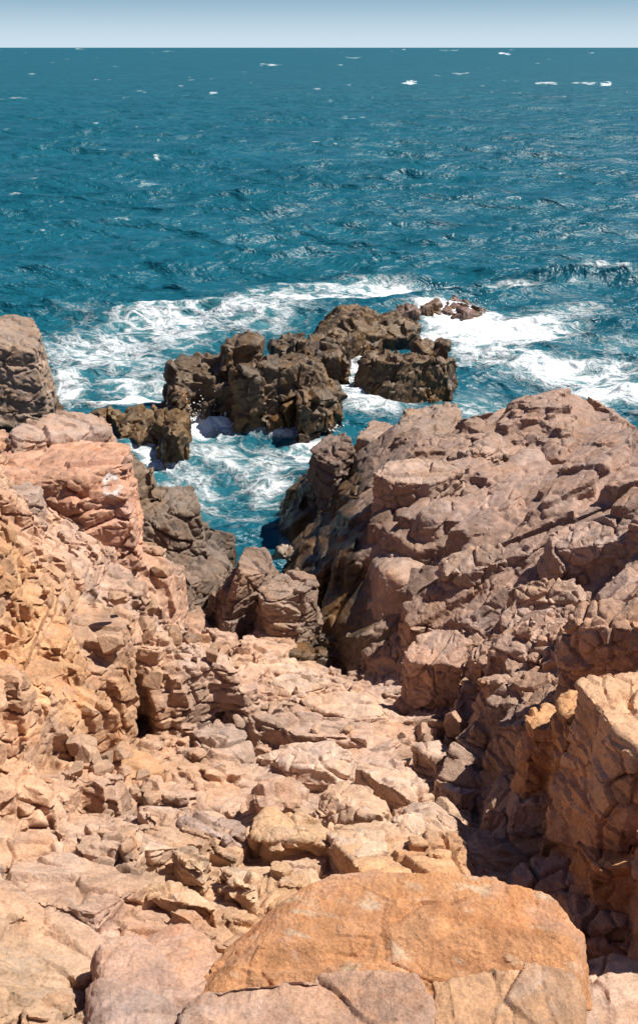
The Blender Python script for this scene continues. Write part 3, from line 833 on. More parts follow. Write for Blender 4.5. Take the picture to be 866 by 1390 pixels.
        ([(694, 1180), (730, 1160), (800, 1166), (806, 1190), (760, 1206), (704, 1200)], dict(z=5.0, depth=1.4, batter=.08, cuts=3))]),
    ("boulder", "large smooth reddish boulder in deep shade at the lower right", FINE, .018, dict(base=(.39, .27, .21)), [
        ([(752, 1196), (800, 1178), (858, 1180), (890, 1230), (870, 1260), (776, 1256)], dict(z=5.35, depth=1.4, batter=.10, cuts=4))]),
    ("boulder", "pale sunlit stone in the bottom right corner", SMOOTH, .014, dict(k=.14, base=(.50, .36, .28)), [
        ([(776, 1304), (806, 1282), (846, 1280), (890, 1300), (900, 1420), (776, 1420)], dict(z=6.0, depth=1.0, batter=.15, cuts=3, cut=.1))]),
    ("boulder", "unseen grey pink cliff block added right of the view to shade the lower right hollow", FINE, .03, dict(base=(.46, .31, .23)), [  # added block outside the view, casts shade into the hollow
        ([(905, 1010), (1120, 990), (1200, 1120), (930, 1140)], dict(z=7.4, depth=3.0, batter=.04, cuts=1, cut=.05, tilt=(.1, .0)))]),
    # ---- big outcrop on the right
    ("boulder", "smooth domed crest rock on the skyline of the big outcrop", SMOOTH, .04, dict(base=(0.330, 0.222, 0.175), k=.22), [
        ([(686, 548), (714, 528), (754, 514), (798, 516), (820, 543), (806, 562), (740, 568), (702, 562)], dict(z=4.2, depth=2.4, batter=.35, cuts=5, cut=.10, facets=4))]),
    ("boulder", "flat sided mauve rock filling the right shoulder below the domed crest", FINE, .035, dict(base=(0.351, 0.253, 0.206)), [
        ([(786, 572), (818, 566), (834, 580), (820, 604), (790, 594)], dict(z=3.75, depth=2.0, batter=.08, cuts=3))]),
    ("boulder", "low rounded rock at the left foot of the domed crest", SMOOTH, .035, dict(k=.14, base=(0.341, 0.243, 0.196)), [
        ([(644, 566), (680, 550), (710, 556), (716, 572), (690, 582), (652, 580)], dict(z=3.55, depth=1.5, batter=.2, cuts=5))]),
    ("boulder", "mauve pillow shaped rock in the middle of the outcrop below the domed crest", SMOOTH, .032, dict(k=.14, base=(0.361, 0.258, 0.212)), [
        ([(684, 616), (708, 600), (736, 604), (738, 624), (704, 640), (686, 634)], dict(dz=.45, depth=1.3, batter=.15, cuts=5))]),
    ("boulder", "blunt rock with a dark overhang left of the pillow shaped one", FINE, .032, dict(base=(0.351, 0.248, 0.201)), [
        ([(622, 604), (646, 584), (682, 582), (692, 598), (660, 612), (632, 614)], dict(dz=.45, depth=1.4, batter=.08, cuts=5))]),
    ("rock_slab", "split slab rock with parallel grooves at the right shoulder of the outcrop", FINE, .03, dict(base=(0.351, 0.253, 0.206)), [
        ([(756, 626), (784, 612), (814, 618), (818, 636), (788, 650), (762, 644)], dict(dz=.35, depth=1.2, batter=.1, cuts=3))]),
    ("rock_slab", "big flat topped slab with a straight front edge on the outcrop's left half", FINE, .03, dict(base=(0.372, 0.268, 0.217), amp=.8), [
        ([(506, 640), (530, 625), (590, 621), (626, 627), (630, 640), (584, 656), (528, 654)], dict(dz=.50, depth=1.5, batter=.03, cuts=1, tilt=(.0, -.03)))]),
    ("boulder", "rough craggy peak at the seaward end of the outcrop, under the streaked sea rock", COARSE, .04, dict(base=(0.289, 0.212, 0.170), amp=.8), [
        ([(536, 566), (560, 546), (588, 532), (616, 546), (630, 578), (600, 596), (552, 592)], dict(z=2.95, depth=2.5, batter=.25, cuts=6)),
        ([(480, 592), (505, 572), (540, 568), (560, 590), (520, 606)], dict(z=2.9, depth=2, batter=.15, cuts=5))]),
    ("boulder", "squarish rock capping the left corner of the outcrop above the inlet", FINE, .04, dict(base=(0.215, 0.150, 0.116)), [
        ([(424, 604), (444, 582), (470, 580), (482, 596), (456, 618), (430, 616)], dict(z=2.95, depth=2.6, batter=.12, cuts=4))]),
    ("boulder", "smooth egg shaped stone lying on the outcrop in front of the straight edged slab", SMOOTH, .025, dict(k=.14, base=(0.382, 0.273, 0.227)), [
        ([(574, 684), (588, 673), (606, 674), (610, 688), (594, 697), (578, 695)], dict(dz=.35, depth=.8, batter=.3, cuts=6))]),
    ("rock_slab", "rounded pale buttress lit on its right side above the black gully wall", SMOOTH, .03, dict(k=.064, base=(0.382, 0.284, 0.237)), [
        ([(498, 735), (524, 700), (562, 690), (592, 706), (590, 740), (560, 772), (514, 775)], dict(z=3.1, depth=2.4, batter=.22, cuts=4, cut=.10, tilt=(.20, -.16)))]),
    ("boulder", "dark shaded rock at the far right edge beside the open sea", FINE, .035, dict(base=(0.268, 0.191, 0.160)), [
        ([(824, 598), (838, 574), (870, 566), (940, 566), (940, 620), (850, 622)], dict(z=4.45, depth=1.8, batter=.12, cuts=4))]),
    ("rock_slab", "long low slab dipping left at the right edge of the outcrop", FINE, .028, dict(base=(0.372, 0.263, 0.217)), [
        ([(740, 722), (800, 700), (900, 690), (900, 722), (800, 740), (750, 744)], dict(dz=.25, depth=1.0, batter=.12, cuts=3))]),
    ("rock_slab", "wedge shaped slab in the middle of the outcrop, split by thin cracks", FINE, .028, dict(base=(0.372, 0.268, 0.217)), [
        ([(596, 758), (650, 736), (692, 742), (688, 760), (634, 778), (604, 776)], dict(dz=.28, depth=1.0, batter=.12, cuts=3))]),
    ("rock_slab", "tan block with a shaded left face below the long low slab", FINE, .025, dict(base=(0.413, 0.289, 0.222)), [
        ([(690, 794), (736, 782), (798, 790), (796, 806), (744, 812), (702, 810)], dict(dz=.35, depth=1.2, batter=.05, cuts=2))]),
    ("rock_slab", "tilted brown block with a triangular dark face above the reddish flat faced block", FINE, .024, dict(base=(0.413, 0.284, 0.222)), [
        ([(676, 832), (708, 814), (742, 826), (744, 850), (700, 856), (680, 848)], dict(dz=.40, depth=1.2, batter=.08, cuts=3))]),
]
# ------------------------------------------------------------------ the bedrock: joint-bounded blocks, as one dense sheet cut into its natural masses
def in_poly(px, py, poly):
    c = np.zeros(px.shape, bool)
    n = len(poly)
    for a in range(n):
        (x1, y1), (x2, y2) = poly[a], poly[(a + 1) % n]
        if y1 == y2:
            continue
        c ^= ((y1 > py) != (y2 > py)) & (px < (x2 - x1) * (py - y1) / (y2 - y1) + x1)
    return c



OUTL = [np.array(o, float) for rk in ROCKS for (o, kw) in rk[5]]


def z_smooth(x, y, r):
    return (z0(x + r, y) + z0(x - r, y) + z0(x, y + r) + z0(x, y - r)) / 4


RIGHT_P = REG_OUT = [(300, 500), (1500, 300), (1500, 830), (790, 815), (690, 850), (600, 846), (545, 852), (508, 893), (470, 900), (430, 852), (360, 760), (310, 700)]
ZBase = ZG - 0.42
FS = 0.05
fx = np.arange(GX0, GX1, FS)
fy = np.arange(GY0, GY1, FS)
FXX, FYY = np.meshgrid(fx, fy)
ZB = bil(ZBase, FXX.ravel(), FYY.ravel()).reshape(FXX.shape)


def blk_height(B, x, y):
    cx, cy, zc, tx, ty, sides = B
    z = zc + tx * (x - cx) + ty * (y - cy)
    for (mx_, my_, ext, slope, zd) in sides:
        s = zd - ((x - cx) * mx_ + (y - cy) * my_ - ext) * slope
        k = 0.035
        h = np.clip(1 - np.abs(z - s) / k, 0, None)
        z = np.minimum(z, s) - h * h * k * 0.25
    return z


BLOCKS = []
# spacing, size range, chance, lift range, nearest..farthest distance
LEVELS = [(1.05, (1.0, 2.1), 1.0, (-.20, .12), 3, 33), (.60, (.55, 1.2), .62, (-.02, .17), 3, 33), (.34, (.28, .62), .46, (.01, .14), 3, 28), (.19, (.14, .32), .36, (.01, .09), 3, 18)]
rb = np.random.default_rng(99)
for lev, (sp, (s0, s1), pr_, (l0, l1), dn, df) in enumerate(LEVELS):
    X_, Y_ = np.meshgrid(np.arange(-14, 15, sp), np.arange(2.5, 33, sp))
    X_ = (X_ + rb.uniform(-.5, .5, X_.shape) * sp).ravel()
    Y_ = (Y_ + rb.uniform(-.5, .5, Y_.shape) * sp).ravel()
    m = (np.abs(X_) < 0.62 * Y_ + 1) & (rb.uniform(size=len(X_)) < pr_) & (Y_ > dn) & (Y_ < df)
    X_, Y_ = X_[m], Y_[m]
    Zm = z0(X_, Y_)
    m = Zm > -1.0
    X_, Y_, Zm = X_[m], Y_[m], Zm[m]
    h = 0.45
    gxx = (z0(X_ + h, Y_) - z0(X_ - h, Y_)) / (2 * h)
    gyy = (z0(X_, Y_ + h) - z0(X_, Y_ - h)) / (2 * h)
    bpx, bqy = project(np.column_stack([X_, Y_, Zm]))
    isr = in_poly(bpx, bqy, RIGHT_P)
    skip = np.zeros(len(X_), bool)
    under = np.zeros(len(X_), bool)
    for o in OUTL:
        under |= in_poly(bpx, bqy, [tuple(p) for p in o])
    if lev >= 1:
        skip |= under
    # patches of massive rock and patches of rubble
    patch = vnoise(np.column_stack([X_, Y_]) * 0.42, 500)
    rubble = np.exp(-(((bpx - 200) / 130) ** 2 + ((bqy - 920) / 130) ** 2)) + 0.7 * np.exp(-(((bpx - 660) / 90) ** 2 + ((bqy - 930) / 70) ** 2))
    massive = np.clip(1.2 * np.exp(-(((bpx - 470) / 200) ** 2 + ((bqy - 1060) / 150) ** 2)) + np.exp(-(((bpx - 120) / 200) ** 2 + ((bqy - 1240) / 90) ** 2)), 0, 1)
    massive = np.maximum(massive, np.clip(1.3 * np.exp(-(((bpx - 830) / 130) ** 2 + ((bqy - 1050) / 190) ** 2)), 0, 1))
    massive = np.clip(massive - .9 * np.exp(-(((bpx - 285) / 60) ** 2 + ((bqy - 1000) / 45) ** 2)), 0, 1)
    if lev >= 2:
        skip |= rb.uniform(size=len(X_)) > np.clip(0.25 + 0.9 * patch + rubble - 0.9 * massive - .45 * isr, .05, 1)
    new = []
    for q in range(len(X_)):
        if skip[q]:
            continue
        size = rb.uniform(s0, s1)
        if lev <= 1 and (massive[q] > .5 or isr[q]):
            size *= 1.45
        if lev == 1 and massive[q] > .5 and rb.random() < .45:
            continue
        yaw = (0.80 if isr[q] else -0.35) + rb.normal(0, .28) + (math.pi / 2 if rb.random() < .15 else 0)
        el = rb.uniform(1.6, 3.2) if isr[q] else rb.uniform(1.0, 1.9)
        ea, eb = .5 * size * math.sqrt(el), .5 * size / math.sqrt(el)
        g = math.hypot(gxx[q], gyy[q])
        f_ = .85 if g < .7 else .6 / g
        rt_ = .06 if isr[q] else .12
        tx, ty = gxx[q] * f_ + rb.normal(0, rt_), gyy[q] * f_ + rb.normal(0, rt_)
        if isr[q]:
            tx, ty = tx + .06, ty + .05
        i, j = min(int((X_[q] - GX0) / FS), ZB.shape[1] - 1), min(int((Y_[q] - GY0) / FS), ZB.shape[0] - 1)
        lift = rb.uniform(l0, l1) * (1.0 if lev else 1.5) - (.30 if under[q] else 0) - (.08 if lev == 0 else 0) - (rb.uniform(0, .22) if lev == 0 and massive[q] > .5 else 0)
        if isr[q] and lev <= 1:
            lift = lift * 1.35 + rb.uniform(-.05, .04)
        zc = (Zm[q] if lev == 0 else max(ZB[j, i], Zm[q] - .5)) + lift
        sides = []
        nside = rb.integers(4, 7)
        for k in range(nside):
            an = yaw + 2 * math.pi * k / nside + rb.normal(0, .16)
            ext = 1 / math.sqrt((math.cos(an - yaw) / ea) ** 2 + (math.sin(an - yaw) / eb) ** 2) * rb.uniform(.82, 1.1)
            mx_, my_ = math.cos(an), math.sin(an)
            sides.append((mx_, my_, ext, rb.uniform(3.5, 12), zc + (tx * mx_ + ty * my_) * ext))
        for k in range(rb.integers(1, 4)):
            an = rb.uniform(0, 2 * math.pi)
            ext = 1 / math.sqrt((math.cos(an - yaw) / ea) ** 2 + (math.sin(an - yaw) / eb) ** 2) * rb.uniform(.45, .95)
            mx_, my_ = math.cos(an), math.sin(an)
            sides.append((mx_, my_, ext, rb.uniform(.35, 1.6), zc + (tx * mx_ + ty * my_) * ext))
        B_ = (X_[q], Y_[q], zc, tx, ty, sides)
        rad = max(ea, eb) * 1.25 + .12
        new.append((B_, rad))
        i0_, i1_ = max(int((X_[q] - rad - GX0) / FS), 0), min(int((X_[q] + rad - GX0) / FS) + 2, ZB.shape[1])
        j0_, j1_ = max(int((Y_[q] - rad - GY0) / FS), 0), min(int((Y_[q] + rad - GY0) / FS) + 2, ZB.shape[0])
        S_ = ZB[j0_:j1_, i0_:i1_]
        np.maximum(S_, blk_height(B_, FXX[j0_:j1_, i0_:i1_], FYY[j0_:j1_, i0_:i1_]), out=S_)
    BLOCKS += new
print("blocks", len(BLOCKS), time.time() - T0)


def zb(x, y):
    u = np.clip((x - GX0) / FS, 0, ZB.shape[1] - 1.001)
    v = np.clip((y - GY0) / FS, 0, ZB.shape[0] - 1.001)
    i, j = u.astype(int), v.astype(int)
    a, b = u - i, v - j
    return (ZB[j, i] * (1 - a) + ZB[j, i + 1] * a) * (1 - b) + (ZB[j + 1, i] * (1 - a) + ZB[j + 1, i + 1] * a) * b



def gnorm(x, y, h=0.12):
    return np.sqrt(1 + ((z0(x + h, y) - z0(x - h, y)) / (2 * h)) ** 2 + ((z0(x, y + h) - z0(x, y - h)) / (2 * h)) ** 2)


def sheet(vox, y0, y1, tile=2.0):
    """one band of the bedrock: base surface joined with its blocks, sampled on a grid and meshed"""
    bandw = 4 * vox
    grid = vdb.FloatGrid(bandw)
    nt_ = int(round(tile / vox))
    xs = range(int(math.floor(-15 / tile)), int(math.ceil(15 / tile)))
    ys = range(int(math.floor(y0 / tile)), int(math.ceil(y1 / tile)))
    bx = np.array([B[0][0] for B in BLOCKS])
    by = np.array([B[0][1] for B in BLOCKS])
    br = np.array([B[1] for B in BLOCKS])
    for tj in ys:
        for ti in xs:
            X = (ti * nt_ + np.arange(nt_)) * vox
            Y = (tj * nt_ + np.arange(nt_)) * vox
            ym = min(Y[-1], y1) + .3
            if Y[0] > y1 + .2 or Y[-1] < y0 - .2 or X[0] > .64 * ym + .9 or X[-1] < -.64 * ym - .9:
                continue
            XX, YY = np.meshgrid(X, Y, indexing='ij')
            # gentle warp so that joints are not ruler straight
            wp = np.column_stack([XX.ravel(), YY.ravel()])
            wx = (XX.ravel() + 0.022 * fbm(wp * 2.3, 3, 61)).reshape(XX.shape).astype(F32)
            wy = (YY.ravel() + 0.022 * fbm(wp * 2.3 + 33, 3, 62)).reshape(XX.shape).astype(F32)
            zz = z0(XX.ravel(), YY.ravel()).reshape(XX.shape)
            if zz.max() < -.9:
                continue
            gn = gnorm(XX.ravel(), YY.ravel()).reshape(XX.shape)
            k0 = int(math.floor((max(zz.min(), -1.0) - .55) / vox))
            k1 = int(math.ceil((zz.max() + .75) / vox))
            Z = (np.arange(k0, k1) * vox).astype(F32)
            base = zz - 0.42
            G = ((Z[None, None] - base[..., None]) / gn[..., None]).astype(F32)
            near = np.nonzero((bx + br > X[0] - .1) & (bx - br < X[-1] + .1) & (by + br > Y[0] - .1) & (by - br < Y[-1] + .1))[0]
            for q in near:
                (cx, cy, zc, tx, ty, sides), rad = BLOCKS[q]
                dep = BDEP[q]
                i0, i1 = max(int((cx - rad - X[0]) / vox), 0), min(int((cx + rad - X[0]) / vox) + 2, nt_)
                j0, j1 = max(int((cy - rad - Y[0]) / vox), 0), min(int((cy + rad - Y[0]) / vox) + 2, nt_)
                tp = zc + (abs(tx) + abs(ty)) * rad
                q0, q1 = max(int((zc - dep) / vox) - k0, 0), min(int(tp / vox) - k0 + 3, k1 - k0)
                if i1 <= i0 or j1 <= j0 or q1 <= q0:
                    continue
                ux, uy = wx[i0:i1, j0:j1] - F32(cx), wy[i0:i1, j0:j1] - F32(cy)
                zl = Z[q0:q1][None, None]
                inv = 1 / math.sqrt(1 + tx * tx + ty * ty)
                A2 = ((zc + tx * ux + ty * uy) * inv).astype(F32)
                D = F32(inv) * zl - A2[..., None]
                kk = F32(BK[q])
                for (mx_, my_, ext, slope, zd) in sides:
                    inv = 1 / math.sqrt(1 + slope * slope)
                    A2 = (((ux * mx_ + uy * my_ - ext) * slope - zd) * inv).astype(F32)
                    f = F32(inv) * zl + A2[..., None]
                    hh = F32(1) - np.abs(D - f) / kk
                    np.maximum(hh, 0, out=hh)
                    D = np.maximum(D, f)
                    hh *= hh
                    hh *= kk * F32(.25)
                    D += hh
                D = np.maximum(D, F32(zc - dep) - zl)
                sl = G[i0:i1, j0:j1, q0:q1]
                np.minimum(sl, D, out=sl)
            np.clip(G, -bandw, bandw, out=G)
            grid.copyFromArray(G, ijk=(ti * nt_, tj * nt_, k0))
    pts, tr, qd = grid.convertToPolygons(isovalue=0.0, adaptivity=0.0)
    V = pts.astype(float) * vox
    Fq = qd.astype(np.int64)
    n = normals_of(V, Fq)
    if n[:, 2].mean() < 0:
        Fq = Fq[:, ::-1]
    # drop the sheet's own underside and rim
    zc = V[:, 2] - (z0(V[:, 0], V[:, 1]) - .42 - .10 * gnorm(V[:, 0], V[:, 1]))
    c = V[Fq].mean(1)
    keep = (zc > -.15)[Fq].all(1) & (V[:, 2] > -.95)[Fq].all(1) & (c[:, 1] > y0 - .03) & (c[:, 1] < y1 + .03)
    return compact(V, Fq[keep])


BDEP = [max(.30, r * (1.0 + 1.2 * math.hypot(B[3], B[4]))) + .1 for B, r in BLOCKS]
BK = [min(.03, .004 + .010 * r) * (2.2 if in_poly(*[np.atleast_1d(v) for v in project(np.array([[B[0], B[1], B[2]]]))], RIGHT_P)[0] else 1) for B, r in BLOCKS]
Rl = rot(-0.45, 0.30, 0.15)
Rr = rot(0.75, -0.22, -0.28)
PARTS = []
for vox, y0, y1 in ((.017, 2.9, 8.6), (.024, 8.6, 16.0), (.038, 16.0, 32.0)):
    V, Fq = sheet(vox, y0, y1)
    print("band", vox, len(V), time.time() - T0)
    n = normals_of(relax(V, Fq, 2), Fq)
    px_, py_ = project(V)
    rt = in_poly(px_, py_, RIGHT_P)
    d_, v_, h_ = (np.zeros(len(V)) for _ in range(3))
    for msk, R_, sd_ in ((rt, Rr, 3), (~rt, Rl, 5)):
        if msk.any():
            a, b, c = fracture(V[msk], ERODE, R_, sd_, vox=vox)
            a = a * (.6 if sd_ == 3 else 1)
            e, hb, _v = cells(V[msk], np.array([1.5, 1.0, .7]) * .75, R_, sd_ + 40)
            d_[msk], v_[msk], h_[msk] = a, .7 * b + .7 * (_f(hb) - .5), .7 * c + .7 * (_f(hb * np.uint32(7919) + np.uint32(3)) - .5)
    d_ += 0.010 * fbm(V * 2.1, 4, 55) + 0.008 * fbm(V * 9, 3, 56)
    P = V + n * d_[:, None]
    tide_shade = 1.0 + 2.5 * np.exp(-((px_ - 438) / 80) ** 4 - ((py_ - 740) / 150) ** 4) + .9 * np.exp(-((px_ - 230) / 90) ** 2 - ((py_ - 790) / 60) ** 2)  # raised stain on the outcrop's left wall paints its shade as well as wet rock
    T, Wt = rock_colour(P, v_, h_, tide_shade=tide_shade)
    PARTS.append((P, Fq, T, Wt))
off = np.cumsum([0] + [len(p[0]) for p in PARTS])
gP = np.vstack([p[0] for p in PARTS])
gF = np.vstack([p[1] + o for p, o in zip(PARTS, off)])
gT = np.vstack([p[2] for p in PARTS])
gW = np.concatenate([p[3] for p in PARTS])
ppx, ppy = project(gP)

cpx, cpy = ppx[gF].mean(1), ppy[gF].mean(1)
REG = [
    ("rock_cliff", "orange and yellow fractured rock wall rising along the left side of the gully", "cliff",
     [(-170, 700), (118, 700), (160, 722), (150, 800), (118, 860), (112, 960), (70, 1040), (0, 1065), (-170, 1080)]),
    ("rock_bluff", "bluff of pinkish rock carrying the rounded boulder with the white mark", "rock", [(-900, 400), (215, 400), (188, 640), (165, 722), (118, 700), (-900, 700)]),
    ("shore_rock", "dark grey brown rock bank at the head of the foaming inlet", "rock", [(165, 722), (188, 640), (215, 400), (300, 500), (310, 700), (330, 845), (160, 822), (150, 800)]),
    ("rock_shelf", "pale pinkish rock shelf sloping away at the lower left, crossed by thin cracks", "rock", [(-900, 1100), (0, 1120), (60, 1105), (110, 1112), (215, 1125), (260, 1165), (330, 1210), (330, 1600), (-900, 1600)]),
    ("rock_ledge", "pale tan stepped rock ledges falling from the front boulder to the dark crevice", "rock", [(320, 850), (440, 850), (500, 930), (560, 985), (650, 1018), (655, 1080), (640, 1130), (640, 1215), (330, 1215), (350, 1120), (300, 1040)]),
    ("rock_outcrop", "large mauve brown fissured outcrop between the inlet and the open sea", "rock", [(300, 500), (1500, 300), (1500, 800), (800, 806), (690, 850), (600, 846), (545, 852), (508, 893), (470, 900), (430, 852), (360, 760), (310, 700)]),
    ("rock_cliff", "shadowed reddish cliff on the near right side of the narrow crevice", "cliff", [(690, 1040), (728, 950), (768, 905), (768, 830), (800, 806), (1500, 800), (1500, 1600), (700, 1600), (684, 1180)]),
]
region = np.full(len(gF), -1)
for a, (nm, lb, ct, pg) in enumerate(REG):
    region[(region < 0) & in_poly(cpx, cpy, pg)] = a
for a in range(-1, len(REG)):
    f = gF[region == a]
    if not len(f):
        continue
    V_, F_, T_, W_ = compact(gP, f, gT, gW)
    if a < 0:
        link("rocky_ground", make_mesh("rocky_ground", V_, F_, T_, W_), kind="structure")
    else:
        nm, lb, ct, _ = REG[a]
        link(nm, make_mesh(nm, V_, F_, T_, W_), lb, ct)
print("bedrock", time.time() - T0, len(gF))

allz = []
for n, (nm, lb, octs, vox, opt, polys) in enumerate(ROCKS):
    ps = [polytope(o, seed=n * 20 + a, **kw) for a, (o, kw) in enumerate(polys)]
    V, Fq = solid(ps, vox, opt.get('k'))
    c = V.mean(0)
    R = opt.get('R', Rr if project(c[None])[0][0] > 540 else Rl)
    if 'grooves' in opt:                                   # long cracks that run across the face
        d = np.zeros(len(V))
        nn = normals_of(relax(V, Fq, 4), Fq)
        Q = V + 0.05 * np.column_stack([fbm(V * 3.5, 4, 801), fbm(V * 3.5 + 9, 4, 802), fbm(V * 3.5 + 19, 4, 803)])
        for gl in opt['grooves']:
            pts = np.array([at(a, b, 6.5 - .03 * (at(a, b, 6.5)[0])) for a, b in gl])
            for p, q in zip(pts[:-1], pts[1:]):
                pq = (q - p)[:2]
                t = np.clip(((Q[:, :2] - p[:2]) @ pq) / (pq @ pq), 0, 1)
                r_ = np.hypot(*(Q[:, :2] - (p[:2] + t[:, None] * pq)).T)
                side = np.sign((Q[:, 0] - p[0]) * pq[1] - (Q[:, 1] - p[1]) * pq[0])
                d = np.minimum(d, -.026 * np.clip(vnoise(V * 2.6, 805) * 1.6 - .35, 0, 1) * np.exp(-(r_ / 0.012) ** 2))
        V = V + nn * d[:, None]
    V, Fq, T, Wt = finish_rock(V, Fq, octs, 400 + n * 7, R, opt.get('amp', 1.0), opt.get('base'), opt.get('tide_shade'), opt.get('cull', 0.7), vox=vox)
    if nm == 'sea_rock':                                   # spray keeps these rocks wet; ochre weed runs down them in streaks
        Wt = np.maximum(Wt, np.clip(.62 + .5 * fbm(V * 2.0, 3, 821), 0, 1))
        g1 = np.clip(fbm(V * np.array([2.6, 2.6, .7]) + 11, 4, 822) * 2.4 - .1, 0, 1)[:, None]
        T = T * (1 - .7 * g1) + .7 * g1 * np.array([.20, .105, .035])
        g2 = np.clip(fbm(V * 1.3 + 61, 4, 823) * 2.2 - .2, 0, 1)[:, None]
        T = T * (1 - .7 * g2) + .7 * g2 * np.array([.045, .036, .030])
    if opt.get('mottle'):
        Q = V @ rot(-.3, .3, .1) * np.array([.8, 2.2, 2.2])
        g1 = np.clip(fbm(Q * 1.1, 5, 811) * 2.2 - .15, 0, 1)[:, None]        # grey pink crust
        g2 = np.clip(fbm(Q * 1.9 + 20, 5, 812) * 2.4 - .25, 0, 1)[:, None]   # dark rust
        g3 = np.clip(fbm(Q * 4.5 + 40, 4, 813) * 3.0 - .7, 0, 1)[:, None]    # pale lichen
        T = T * (1 - .75 * g1) + .75 * g1 * np.array([.47, .31, .24])
        T = T * (1 - .7 * g2) + .7 * g2 * np.array([.34, .14, .055])
        T = T * (1 - .6 * g3) + .6 * g3 * np.array([.55, .45, .33])
    pt = None
    if 'paint' in opt:
        px, py = project(V)
        m = hit(*opt['paint']) if False else None
        r = np.hypot((px - opt['paint'][0]) / 0.95, (py - opt['paint'][1]) / 1.2) + 5 * fbm(V * 3.0, 3, 78)
        pt = np.where(V[:, 1] < V[:, 1].mean() + 5, np.exp(-((r - 10) / 6.5) ** 2) * np.clip(0.15 + 1.2 * vnoise(V * 5.0, 77), 0, 1), 0)
    cat = {'sea_rock': 'sea rock', 'headland': 'headland', 'boulder': 'boulder', 'rock_slab': 'rock slab', 'rock_pillar': 'rock pillar'}[nm]
    link(nm, make_mesh(nm, V, Fq, T, Wt, pt), lb, cat)
    allz.append((n, len(V)))
rs_ = np.random.default_rng(5)
stones = []
for k in range(7):
    pl = []
    for _ in range(17):
        nv = rs_.normal(size=3)
        nv /= np.linalg.norm(nv)
        pl.append((nv, rs_.uniform(.28, .5) * np.array([1.25, .95, .7]) @ np.abs(nv)))
    V, Fq = solid([(pl, np.full(3, -.8), np.full(3, .8), 1.0)], .045, k=.03)
    V2 = V + normals_of(V, Fq) * (0.03 * fbm(V * 5, 3, 700 + k))[:, None]
    var = np.full(len(V), rs_.uniform(-.3, .3))
    for base in ((.46, .315, .225), (.40, .275, .21), (.48, .335, .25), (.50, .36, .27)):
        T = .86 * np.array(base)[None] * np.array([1.0, .91, .80]) * (1 + .5 * var + 0.25 * fbm(V2 * 3, 3, 720 + k))[:, None]
        stones.append(make_mesh("loose_stone", V2, Fq, T, np.zeros(len(V2))))
SPOTS = [(200, 900, 120, 90, 46, 'small broken stone lying loose in the rubble under the orange wall', 'loose stones in the rubble under the orange wall'),
         (650, 960, 75, 55, 20, 'small brown stone lying loose among the boulders of the right gully', 'loose stones in the right gully'),
         (120, 1085, 90, 22, 16, 'small tan stone lying loose along the upper edge of the lower shelf', 'loose stones along the lower shelf'),
         (480, 1060, 130, 90, 16, 'small pale stone lying loose in a crack of the stepped ledges', 'loose stones on the stepped ledges')]
for nsp, (cx, cy, wx_, wy_, cnt, lb, grp) in enumerate(SPOTS):
    got = 0
    while got < cnt:
        px, py = cx + rs_.uniform(-1, 1) * wx_, cy + rs_.uniform(-1, 1) * wy_
        if any(in_poly(np.array([px]), np.array([py]), [tuple(p) for p in o])[0] for o in OUTL):
            continue
        p = hit(px, py)
        if gnorm(p[:1], p[1:2])[0] > 1.25:
            continue
        sz = math.exp(rs_.uniform(math.log(.11), math.log(.30)))
        o = link("loose_stone", stones[int(rs_.integers(7)) * 4 + nsp], lb, "stone", grp)
        o.location = (p[0], p[1], zb(np.array([p[0]]), np.array([p[1]]))[0] + sz * .22)
        o.scale = (sz, sz * rs_.uniform(.8, 1.1), sz * rs_.uniform(.75, 1.1))
        o.rotation_euler = (rs_.uniform(-.4, .4), rs_.uniform(-.4, .4), rs_.uniform(0, 6.28))
        got += 1
print("rocks", time.time() - T0, sum(a[1] for a in allz))

# ------------------------------------------------------------------ the sea
NSB, NSR = 900, 1150
sb = np.linspace(-0.78, 0.78, NSB)
th0, th1 = math.atan(H / 30000.0), math.radians(38)
th = th0 + (th1 - th0) * np.linspace(0, 1, NSR) ** 1.6
sd = H / np.tan(th)
SX = (sb[:, None] * sd[None]).ravel()
SY = np.tile(sd, NSB)
dD = np.abs(np.gradient(sd))
step = np.tile(dD, NSB)
r2 = np.random.default_rng(21)
dz = np.zeros(len(SX))
dx = np.zeros(len(SX))
dy = np.zeros(len(SX))
NW = 70
lam = np.exp(np.linspace(math.log(0.7), math.log(15.0), NW)) * r2.uniform(.93, 1.07, NW)
for l in lam:
    a = math.radians(-90 + r2.normal(0, 26) + 12)
    k = 2 * math.pi / l
    amp = 0.0100 * l ** 0.85
    fade = np.clip((l / step - 2.5) / 3.0, 0, 1) * amp
    ph = k * (SX * math.cos(a) + SY * math.sin(a)) + r2.uniform(0, 6.28)
    s_, c_ = np.sin(ph), np.cos(ph)
    dz += fade * c_
    dx -= 0.85 * fade * s_ * math.cos(a)
    dy -= 0.85 * fade * s_ * math.sin(a)
# calmer and confused water close in, gusty patches farther out
XY = np.column_stack([SX, SY])
gust = 0.75 + 0.7 * vnoise(XY * 0.045, 71)
dz *= gust
